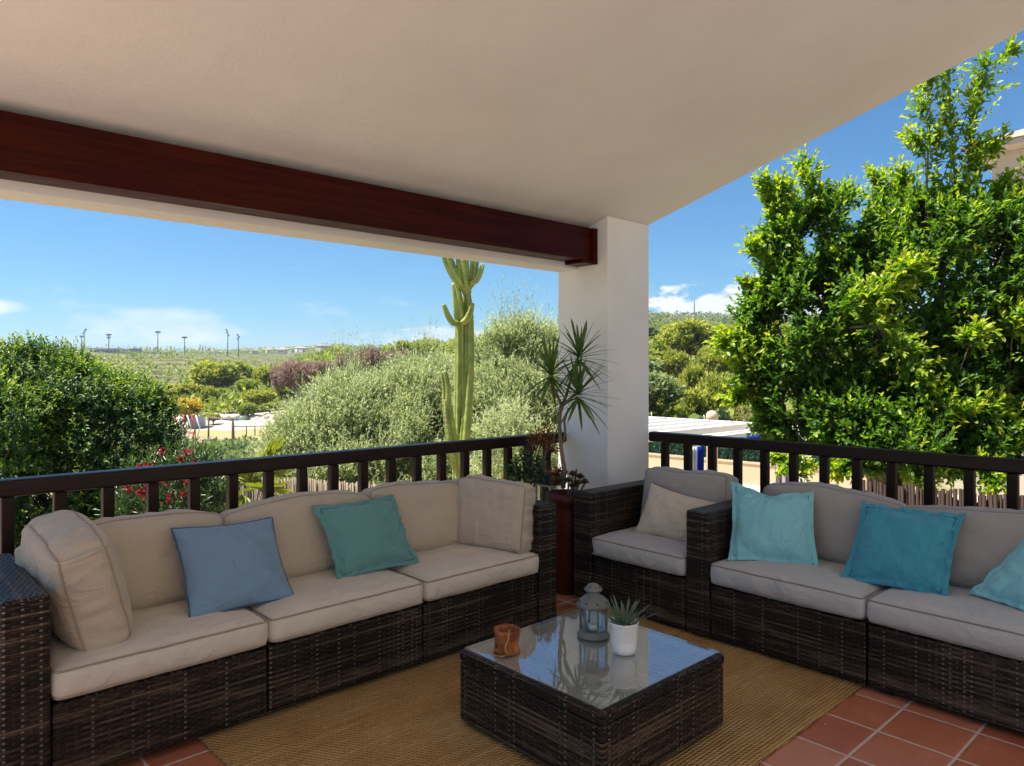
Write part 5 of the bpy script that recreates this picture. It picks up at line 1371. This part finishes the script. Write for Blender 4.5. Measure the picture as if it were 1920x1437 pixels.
# left valley, one by one (px, distance, top y, width px)
far_tree('bright', 'pine_tree', 'large rounded pine with bright top, left-middle of the valley wood, below the stadium lights', 400, 118, 0, 118, None, 668)
far_tree('bright', 'pine_tree', 'low broad light-green pine directly above the yellow-topped tree', 345, 100, 0, 90, None, 708)
far_tree('pine', 'pine_tree', 'dark green pine between the large rounded pine and the dead purple-brown trees', 458, 126, 0, 60, None, 672)
far_tree('bright', 'pine_tree', 'conical pine standing before the dead purple-brown trees', 495, 112, 0, 56, None, 676)
far_tree('bright', 'pine_tree', 'pointed light-green pine right of the yellow-topped tree', 392, 92, 0, 44, None, 714)
far_tree('grey', 'broadleaf_tree', 'grey-green rounded tree behind the white greenhouse cover', 440, 96, 0, 58, None, 732)
far_tree('bright', 'pine_tree', 'yellow-green pine next to the turquoise cover, at the olive crown edge', 483, 84, 0, 66, None, 722)
far_tree('yellow', 'flowering_tree', 'yellow-topped spreading tree beside the red and white play frame', 342, 70, 0, 74, None, 731)
far_tree('bright', 'bush', 'round bright green bush next to the white gate wall', 399, 73, 0, 34, None, 772, cat='bush')
far_tree('pine', 'pine_tree', 'dark pine behind the white gate wall', 372, 92, 0, 46, None, 745)
for k, (px, d, yt, wp) in enumerate([(560, 84, 664, 96), (606, 88, 668, 70), (530, 88, 682, 56)]):
    far_tree('dead', 'dead_tree', ['widest bare purple-brown tree of the valley wood, left of the olive crowns', 'bare purple-brown tree at the edge of the left olive crown', 'smallest bare purple-brown tree beside the conical pine'][k], px, d, 0, wp, 'dead trees in the valley wood', yt)
for k, (px, d, yt, wp) in enumerate([(695, 70, 640, 84), (742, 74, 646, 64), (650, 80, 652, 60)]):
    far_tree('dead', 'dead_tree', ['bare russet tree topping the left olive crown', 'bare russet tree nearest the cactus above the olive crowns', 'bare russet tree beneath the distant blue mountain'][k], px, d, 0, wp, 'dead trees in the valley wood', yt)
for k, (px, d, yt, wp) in enumerate([(420, 135, 690, 50), (470, 104, 703, 54), (520, 118, 704, 60), (430, 88, 742, 40), (465, 76, 752, 44), (505, 80, 752, 52), (540, 88, 728, 60), (575, 96, 716, 60), (360, 128, 700, 52), (325, 112, 716, 50), (305, 96, 738, 48), (290, 120, 712, 50), (600, 92, 720, 60), (620, 110, 672, 60), (640, 120, 664, 60), (450, 112, 716, 40), (415, 104, 722, 40), (505, 96, 730, 46)]):
    far_tree('pine' if k % 3 else 'grey', 'woodland_tree', 'green woodland tree among the pines of the valley behind the playground', px, d, 0, wp, 'woodland trees behind the playground', yt)
for k, (px, d, yt, wp) in enumerate([(770, 95, 633, 64), (800, 100, 634, 56), (835, 96, 640, 60), (745, 100, 646, 50), (900, 88, 632, 70), (935, 92, 630, 60), (975, 90, 640, 60), (1015, 92, 642, 70), (700, 110, 660, 60), (860, 92, 640, 60)]):
    far_tree('pine', 'pine_tree', 'dark green pine peeping over the olive crowns below the lintel', px, d, 0, wp, 'pines above the olive crowns', yt)
# wooded slope right of the pillar
rr = random.Random(12); spots = []
for (px, d, yt, wp, kd) in [(1310, 78, 602, 62, 'grey'), (1262, 60, 640, 50, 'bright'), (1240, 66, 632, 54, 'pine'), (1232, 44, 690, 44, 'pine'), (1262, 40, 690, 40, 'bright'), (1275, 35, 712, 34, 'grey'), (1300, 30, 715, 84, 'bright'), (1345, 32, 672, 84, 'bright'), (1240, 33, 735, 56, 'pine'), (1270, 27.5, 752, 50, 'bright'), (1390, 36, 690, 74, 'pine'), (1365, 58, 632, 66, 'bright'), (1400, 66, 618, 70, 'pine'), (1330, 64, 640, 50, 'bright'), (1298, 48, 668, 46, 'bright'), (1420, 44, 660, 70, 'bright'), (1225, 27, 762, 36, 'grey'), (1310, 26.5, 765, 52, 'scrub'), (1350, 27, 752, 50, 'scrub'), (1395, 28, 742, 56, 'bright'), (1430, 30, 735, 70, 'pine'), (1230, 90, 622, 48, 'pine')]:
    spots.append((px, d, yt, wp, kd))
for k in range(46):
    d = rr.uniform(75, 190); px = rr.uniform(1130, 1620); wp = rr.uniform(4.2, 7.5) * 1361 / d; spots.append((px, d, None, wp, rr.choice(['pine', 'bright', 'bright', 'grey'])))
for k in range(20):
    d = rr.uniform(27, 70); px = rr.choice([rr.uniform(1480, 1800), rr.uniform(1080, 1200)]); wp = rr.uniform(2.8, 5) * 1361 / d; spots.append((px, d, None, wp, rr.choice(['pine', 'bright', 'grey'])))
KL = dict(pine=('pine_tree', 'dark olive-green pine on the wooded slope right of the white pillar', 'dark pines of the wooded slope', 'pine'), bright=('pine_tree', 'sunny yellow-green pine on the wooded slope right of the white pillar', 'light pines of the wooded slope', 'pine'),
          grey=('oak_tree', 'grey-green rounded tree on the wooded slope right of the white pillar', 'grey-green trees of the wooded slope', 'tree'), scrub=('bush', 'fresh green bush behind the pergola at the foot of the wooded slope', 'bushes behind the pergola', 'bush'))
for px, d, yt, wp, kd in spots:
    nm, lb, gp, ct = KL[kd]; far_tree(kd, nm, lb, px, d, wp * rr.uniform(.75, 1.0), wp * 1.2, gp, yt, ct)
# a bare branchy bush behind the pergola
bb = thing('bare_bush', 'leafless pale branches sticking up between the chimney cap and the ficus', 'bush', on_ground(1420, 22))
q = MB(); rg_ = np.random.default_rng(8)
for k in range(16):
    b0 = Vector((0, 0, 0)); e = PT(rg_.uniform(1370, 1450), rg_.uniform(748, 785), 22 + rg_.uniform(-.6, .6)) - bb.location; md = e * .5 + Vector((rg_.normal(0, .2), rg_.normal(0, .2), .3))
    pts = [b0, md * .6, md, e * .8 + Vector(rg_.normal(0, .08, 3)), e]; q.tube(pts, [.03, .022, .014, .009, .004], 6)
    for j in range(4):
        s0 = e * rg_.uniform(.6, .95); q.tube([s0, s0 + Vector(rg_.normal(0, .18, 3)), s0 + Vector(rg_.normal(0, .3, 3)) + Vector((0, 0, .12))], [.008, .006, .003], 5)
q.build('branches', M['bark_dry'], bb)

# far hillside scrub that reads as one mass
def scrub_mass(name, label, spots_, lm, seed, size, per):
    lv = Leaves(seed)
    for px, d, sc in spots_:
        p = on_ground(px, d); r = size * sc; m = per
        Dn = nrm(lv.rg.normal(0, 1, (m, 3)) + np.array([0, 0, .5])); P = np.array([p.x, p.y, p.z + r * .35]) + Dn * np.array([r, r, r * .7]) * lv.rg.uniform(.6, 1, (m, 1))
        lv.put(P, nrm(Dn + lv.rg.normal(0, .6, (m, 3))), nrm(Dn + lv.rg.normal(0, .5, (m, 3))), np.full(m, r * .55), np.full(m, r * .30), np.clip(lv.rg.normal(.42, .22, m) + .3 * Dn[:, 2], 0, 1))
    stuff(lv.build(name, LM[lm], six=False), label, 'scrub')
rs = random.Random(31)
scrub_mass('hillside_scrub', 'scrub and small trees covering the far hill with the antenna mast', [(rs.uniform(1080, 1750), 10 ** rs.uniform(2.2, 2.76), rs.uniform(.5, 1.3)) for _ in range(1500)], 'grey', 81, 1.9, 26)
scrub_mass('hillside_scrub', 'low scrub dotting the terraced slope below the stadium lights', [(rs.uniform(-200, 660), 10 ** rs.uniform(2.2, 2.95), rs.uniform(.5, 1.5)) for _ in range(1100)], 'pine', 82, 1.9, 16)
scrub_mass('valley_scrub', 'low grey-green scrub between the oleander and the playground', [(rs.uniform(310, 560), rs.uniform(26, 50), rs.uniform(.5, 1.2)) for _ in range(170)] + [(rs.uniform(-300, 300), rs.uniform(20, 90), rs.uniform(.7, 1.6)) for _ in range(200)], 'grey', 83, .62, 60)
scrub_mass('valley_scrub', 'undergrowth between the woodland trees behind the playground', [(rs.uniform(250, 1060), rs.uniform(82, 150), rs.uniform(.6, 1.3)) for _ in range(600)], 'pine', 84, 1.5, 30)
scrub_mass('slope_scrub', 'undergrowth between the trees of the wooded slope', [(rs.uniform(1080, 1760), 10 ** rs.uniform(1.42, 2.3), rs.uniform(.5, 1.2)) for _ in range(700)], 'pine', 85, 1.2, 30)
scrub_mass('ridge_trees', 'tiny dark trees along the ridge with the white villas', [(rs.uniform(150, 720), rs.uniform(860, 1350), rs.uniform(.4, 1.5)) for _ in range(900)], 'pine', 86, 4.5, 14)

# ---------------------------------------------------------------- playground
sheet('play_sand', [tuple(on_ground(300, 52).xy), tuple(on_ground(560, 52).xy), tuple(on_ground(590, 82).xy), tuple(on_ground(290, 82).xy)], M['sand'], .05)
sheet('lawn', [tuple(on_ground(360, 55).xy), tuple(on_ground(510, 55).xy), tuple(on_ground(520, 67).xy), tuple(on_ground(355, 67).xy)], M['dry_lawn'], .10)
sheet('path', [tuple(on_ground(350, 27).xy), tuple(on_ground(540, 27).xy), tuple(on_ground(560, 34).xy), tuple(on_ground(340, 34).xy)], M['sand'], .05)
M['log'] = m_bark("weathered_log", (0.10, 0.075, 0.055), (0.22, 0.17, 0.12), 8)
M['red_paint'] = m_flat("red_play_paint", (0.45, 0.035, 0.05), .5)
g = on_ground(418, 55.5)
sw = thing('swing_frame', 'weathered log swing frame on the yellowing lawn', 'swing', g)
L_ = PT(391, 700, 56.5); R_p = PT(436, 700, 54.5); a0 = Vector((L_.x - g.x, L_.y - g.y, 0)); b0 = Vector((R_p.x - g.x, R_p.y - g.y, 0)); hz = 1.75
q = MB(); q.tube([a0 + Vector((0, 0, 1.1 * hz)), b0 + Vector((0, 0, 1.05 * hz))], .075, 10); q.build('crossbeam', M['log'], sw)
for e, ht in ((a0, 1.1 * hz), (b0, 1.05 * hz)):
    q = MB(); q.tube([e + Vector((0, 0, -.2)), e + Vector((0, 0, ht))], .07, 10); q.build('post', M['log'], sw)
q = MB(); q.tube([b0 + Vector((.12, .05, -.2)), b0 + Vector((.04, .02, 1.8))], .09, 10); q.build('brace', M['log'], sw)
cf = thing('climbing_frame', 'red and white climbing frame with slanted ropes beside the yellow-topped tree', 'climbing frame', on_ground(340, 60))
c0 = cf.location
for k in range(7):
    px = 318 + k * 8.2; q = MB(); p = PT(px, 700, 61 - .25 * k) - c0; p.z = 0
    q.tube([p, p + Vector((.25, -.2, 1.2)), p + Vector((.0, 0, 2.2))], .055, 8); q.build('red_bar' if k % 2 else 'white_bar', M['red_paint'] if k % 2 else M['white_paint'], cf)
q = MB(); pa_ = PT(314, 700, 59) - c0; pb_ = PT(366, 700, 58) - c0; pa_.z = 1.0; pb_.z = .9; q.tube([pa_, (pa_ + pb_) / 2 + Vector((0, 0, -.1)), pb_], .045, 8); q.build('rail', M['red_paint'], cf)
for px in (338, 341, 366):
    q = MB(); p = PT(px, 700, 58) - c0; p.z = -.1; q.tube([p, p + Vector((0, 0, 2.2))], .045, 8); q.build('post', M['log'], cf)
for k, (a1, b1) in enumerate([(318, 336), (326, 341), (344, 352), (349, 341)]):
    q = MB(); p = PT(a1, 700, 57.5) - c0; p.z = -.05; e = PT(b1, 700, 58) - c0; e.z = 1.5; q.tube([p, e], .03, 6); q.build('rope', M['log'], cf)
fe = thing('post_fence', 'low timber post-and-rail fence at the right of the playground', 'fence', on_ground(470, 62))
for px in (438, 462, 478, 500):
    q = MB(); p = PT(px, 700, 62) - fe.location; p.z = -.1; q.tube([p, p + Vector((0, 0, 1.05))], .05, 8); q.build('post', M['log'], fe)
q = MB(); p = PT(434, 700, 62) - fe.location; e = PT(510, 700, 62) - fe.location; p.z = .92; e.z = .95; q.tube([p, e], .045, 8); q.build('rail', M['log'], fe)
bl_ = on_ground(425.5, 50); q = MB(); q.lathe([(0, 0), (.10, 0), (.11, .3), (.09, .55), (.06, .62), (0, .64)], 14); q.lathe([(0, .64), (.055, .66), (.06, .72), (.03, .78), (0, .79)], 12); o = q.build('bollard', M['black_metal'], loc=bl_); tag(o, 'small dark bollard in front of the log swing frame', 'bollard')
gw = thing('gate_wall', 'white wall with a grey metal gate beside the round bright bush', 'wall', on_ground(370, 71))
M['grey_metal'] = m_flat("pale_grey_gate", (0.50, 0.50, 0.50), .5, .4, .2, .1)
tdir = Vector((C_, -S_, 0))
def gbox(name, x0, x1, y0, y1, z0, z1, m):
    q = MB(); mm = Matrix(((C_, S_, 0, 0), (-S_, C_, 0, 0), (0, 0, 1, 0), (0, 0, 0, 1))); q.box((x0, y0, z0), (x1, y1, z1), mm); return q.build(name, m, gw)
gbox('wall', -.15, .75, 0, .2, -.2, 1.1, M['white_paint']); gt = gbox('gate', -.95, -.16, .05, .1, -.05, 1.2, M['grey_metal'])
for k in range(7): gbox('gate_bar', -.93 + k * .12, -.90 + k * .12, .02, .048, 0, 1.15, M['white_paint'])
sw_ = thing('stone_wall', 'long low dry-stone wall bounding the playground under the woodland', 'wall', on_ground(450, 76))
q = MB(); rn = random.Random(3)
for k in range(120):
    p = PT(405 + rn.uniform(0, 130), 700, 76 + rn.uniform(-.6, .6)) - sw_.location; rock(q, (p.x, p.y, rn.uniform(0, .55)), rn.uniform(.25, .5), rn)
q.build('stones', M['rubble'], sw_)
gh = thing('greenhouse', 'low greenhouse roof with white and turquoise sheeting among the valley trees', 'greenhouse', on_ground(430, 74))
M['turq'] = m_flat("turquoise_sheet", (0.16, 0.52, 0.42), .6); M['white_sheet'] = m_flat("white_sheet", (0.66, 0.70, 0.70), .5, .4, 0, .25, 1.5)
def gh_part(name, p0, p1, m, zb, zt):
    q = MB(); a = PT(p0, 700, 74) - gh.location; b = PT(p1, 700, 74) - gh.location; a.z = b.z = 0; s = Vector((S_, C_, 0))
    q.add([a + Vector((0, 0, zb)), b + Vector((0, 0, zb)), b + s * 2.5 + Vector((0, 0, zt)), a + s * 2.5 + Vector((0, 0, zt)), b + s * 5 + Vector((0, 0, zb)), a + s * 5 + Vector((0, 0, zb))], [(0, 1, 2, 3), (3, 2, 4, 5)]); o = q.build(name, m, gh); o.modifiers.new('thick', 'SOLIDIFY').thickness = .06
gh_part('white_roof', 396, 436, M['white_sheet'], -.1, .75); gh_part('turquoise_roof', 436.5, 450, M['turq'], -.1, .70)
for px in (397, 410, 423, 436, 449):
    q = MB(); p = PT(px, 700, 74.05) - gh.location; p.z = -.2; q.tube([p, p + Vector((0, 0, .2))], .05, 6); q.build('post', M['grey_metal'], gh)

# ---------------------------------------------------------------- far skyline
M['mast'] = m_flat("grey_mast", (0.16, 0.17, 0.19), .6); M['concrete'] = m_flat("grey_concrete", (0.34, 0.33, 0.32), .8, .2, 0, .1, .3)
def mast(px, ybase, ytop, label, d, prongs):
    s = d / 1361; b = PT(px, ybase, d); gz = ground_z(b.x, b.y); h = 1.5 + (693 - ytop) * s - gz
    t = thing('floodlight_mast', label, 'floodlight', (b.x, b.y, gz - 1), 0, 'floodlight masts of the stadium')
    q = MB(); q.tube([(0, 0, 0), (0, 0, h * .5), (0, 0, h + 1 - 3 * s)], [1.1 * s, .9 * s, .7 * s], 8); q.build('pole', M['mast'], t)
    for dx_, dz_ in prongs:
        q = MB(); x0 = dx_ * s; q.bar((C_ * x0 - C_ * 1.5 * s, -S_ * x0 + S_ * 1.5 * s, h + 1 - dz_ * s), (C_ * x0 + C_ * 1.5 * s, -S_ * x0 - S_ * 1.5 * s, h + 1 - dz_ * s), 1.4 * s, 2.6 * s); q.bar((0, 0, h + 1 - (dz_ + 3.5) * s), (C_ * x0, -S_ * x0, h + 1 - dz_ * s), .8 * s, .8 * s); q.build('lamp_bank', M['mast'], t)
P3 = [(-3.5, 2), (0, 1.5), (3.5, 2)]
mast(158, 655, 617, 'floodlight mast furthest to the left, its lamps tilted over the dark shrub top', 700, [(-2, 8), (1, 4), (3, 1)])
mast(153, 655, 630, 'short floodlight mast just left of a taller one above the dark shrub', 760, [(-2, 1), (2, 1)])
mast(204, 655, 626, 'floodlight mast standing over the flat stadium building', 700, P3 + [(-2, 7), (2, 7)])
mast(296, 660, 621, 'tallest straight floodlight mast, alone on the open ridge', 660, P3)
mast(346, 662, 631, 'shorter floodlight mast between the tallest one and the row of chimneys', 660, P3)
mast(427, 665, 618, 'floodlight mast right of the chimneys, its lamps on one slanting arm', 660, [(-2.5, 1), (-1, 6), (1.5, 11)])
mast(447, 664, 627, 'floodlight mast beside the villa-covered ridge', 680, [(-1.5, 1), (1.5, 5), (-1, 9)])
stb = PT(198, 660, 720); st = thing('stadium_building', 'flat grey stadium stand on the ridge behind the dark shrub', 'building', (stb.x, stb.y, ground_z(stb.x, stb.y) - 2))
def sbox(name, x0, x1, y0, y1, z0, z1, m):
    q = MB(); mm = Matrix(((C_, S_, 0, 0), (-S_, C_, 0, 0), (0, 0, 1, 0), (0, 0, 0, 1))); q.box((x0, y0, z0), (x1, y1, z1), mm); return q.build(name, m, st)
zt = 1.5 + (693 - 652) * 720 / 1361 - st.location.z
sbox('wall', -14, 22, 0, 14, 0, zt - 2, M['concrete']); sbox('roof', -18, 16, -3, 15, zt - 1.9, zt - .6, M['white_sheet']); sbox('annex', 22.1, 30, 2, 12, 0, zt - 1, M['mast']); sbox('terrace', 30.1, 62, 2, 10, 0, zt - 4.5, M['concrete'])
for k in range(8): sbox('opening', -12 + k * 4, -9.5 + k * 4, -.15, -.02, zt - 5.2, zt - 3, M['dark_glass'])
for k, (px, yt, w_) in enumerate([(375, 645, 1.3), (380, 647, 1.2), (385, 648, 1.2), (390, 650, 1.1), (394, 650, 1.0), (399, 651, 1.0), (402, 652, .9)]):
    d = 1250; s = d / 1361; b = PT(px, 668, d); gz = ground_z(b.x, b.y); t = thing('chimney_stack', 'slim grey chimney stack in the row on the far ridge', 'chimney', (b.x, b.y, gz - 1), 0, 'chimney stacks on the far ridge')
    q = MB(); h = 1.5 + (693 - yt) * s - gz + 1; q.lathe([(w_ * s, 0), (w_ * .8 * s, h), (w_ * .6 * s, h), (w_ * .6 * s, h - 1)], 12); q.build('shaft', M['mast'], t)
for k, px in enumerate((275, 281)):
    b = PT(px, 660, 800); t = thing('thin_pole', 'thin pole of the pair left of the tallest floodlight mast', 'pole', (b.x, b.y, ground_z(b.x, b.y)), 0, 'thin poles on the ridge'); q = MB(); q.tube([(0, 0, 0), (0, 0, 9)], .25, 6); q.build('shaft', M['mast'], t)
M['villa'] = m_flat("white_villa_wall", (0.66, 0.62, 0.56), .8, .2, 0, .06); 
hp = None
def villa(px, y, d, w_, h_):
    global hp
    p = PT(px, y, d); gz = p.z; 
    if hp is None:
        hp = thing('villa', '', 'house', (0, 0, 0), 0, 'white villas on the far ridge')
        q = MB(); q.box((-.5, -.35, -.6), (.5, .35, .62)); q.build('wall', M['villa'], hp); q = MB(); q.add([(-.55, -.4, .625), (.55, -.4, .625), (.55, .4, .625), (-.55, .4, .625), (-.3, 0, .9), (.3, 0, .9)], [(0, 1, 5, 4), (1, 2, 5), (2, 3, 4, 5), (3, 0, 4), (0, 3, 2, 1)]); q.build('roof', M['rooftile'], hp)
        q = MB()
        for x in (-.3, 0, .3): q.box((x - .06, -.36, .1), (x + .06, -.352, .4))
        q.build('windows', M['dark_glass'], hp); o = hp
    else: o = copy_tree(hp)
    o.location = p; o.scale = (w_, w_, h_); o.rotation_euler.z = rt.uniform(-1.2, .4); o['label'] = 'tiny white villa on the tree-dotted ridge left of the distant blue mountain'; return o
for k in range(34):
    px = rt.uniform(450, 620); f = (px - 450) / 170; yy = 664 - 10 * f + rt.uniform(-3, 9); d = rt.uniform(820, 1150); p = PT(px, yy, d)
    o = villa(px, yy, d, rt.uniform(7, 12), rt.uniform(4.5, 6.5)); o.location.z = ground_z(p.x, p.y) + 1.5
for k in range(8):
    px = rt.uniform(300, 440); d = rt.uniform(1000, 1200); p = PT(px, 660, d); o = villa(px, 660, d, rt.uniform(7, 12), rt.uniform(5, 7)); o.location.z = ground_z(p.x, p.y) + 1; o['label'] = 'tiny white villa low on the ridge under the row of chimneys'; o['group'] = 'white villas under the chimneys'
an = on_ground(1302, 505); an = thing('antenna_mast', 'thin antenna mast on the hilltop in front of the white cloud', 'antenna', an)
q = MB(); q.tube([(0, 0, -1), (0, 0, 12)], [.5, .28], 6); q.build('mast', M['mast'], an); q = MB(); q.box((-1.8, -1, -1), (1.2, 1, 2.2)); q.build('cabin', M['villa'], an)

# ---------------------------------------------------------------- the hazy air over the far slopes
HAZE = 0.00020
if HAZE:
    q = MB(); q.box((-3800, -3800, -40), (3800, 3800, 150))
    hz_ = q.build('haze', M['soil']); stuff(hz_, 'pale air haze over the valley and the far ridge', 'haze')
    hm = bpy.data.materials.new('haze_air'); hm.use_nodes = True; t = NT(hm.node_tree)
    pv = t.node('ShaderNodeVolumePrincipled'); pv.inputs['Density'].default_value = HAZE; pv.inputs['Color'].default_value = (0.80, 0.90, 1.0, 1); pv.inputs['Anisotropy'].default_value = 0.2
    o_ = t.node('ShaderNodeOutputMaterial'); t.l.new(pv.outputs[0], o_.inputs['Volume'])
    hz_.data.materials.clear(); hz_.data.materials.append(hm)

# bits of dry leaf and stone dust blown onto the floor and rug
q = MB(); rn = random.Random(44)
for x_, y_ in [(3.43, 1.155), (3.05, 1.35), (2.9, 1.62), (1.24, 2.62), (1.18, 2.74), (1.5, 2.84), (3.2, 1.0), (2.75, 1.5), (1.7, 2.7), (3.38, 1.27)]:
    zz = 0.018 if y_ > 1.385 else 0.003; a = rn.uniform(0, 6.28); s_ = rn.uniform(.004, .009)
    q.add([(x_ + s_ * math.cos(a), y_ + s_ * math.sin(a), zz), (x_ + .5 * s_ * math.cos(a + 1.8), y_ + .5 * s_ * math.sin(a + 1.8), zz + .003), (x_ - s_ * math.cos(a), y_ - s_ * math.sin(a), zz + .001), (x_ + .5 * s_ * math.cos(a - 1.6), y_ + .5 * s_ * math.sin(a - 1.6), zz)], [(0, 1, 2, 3)])
stuff(q.build('crumbs', M['rubble']), 'pale crumbs and leaf bits scattered on the floor tiles and rug', 'litter')
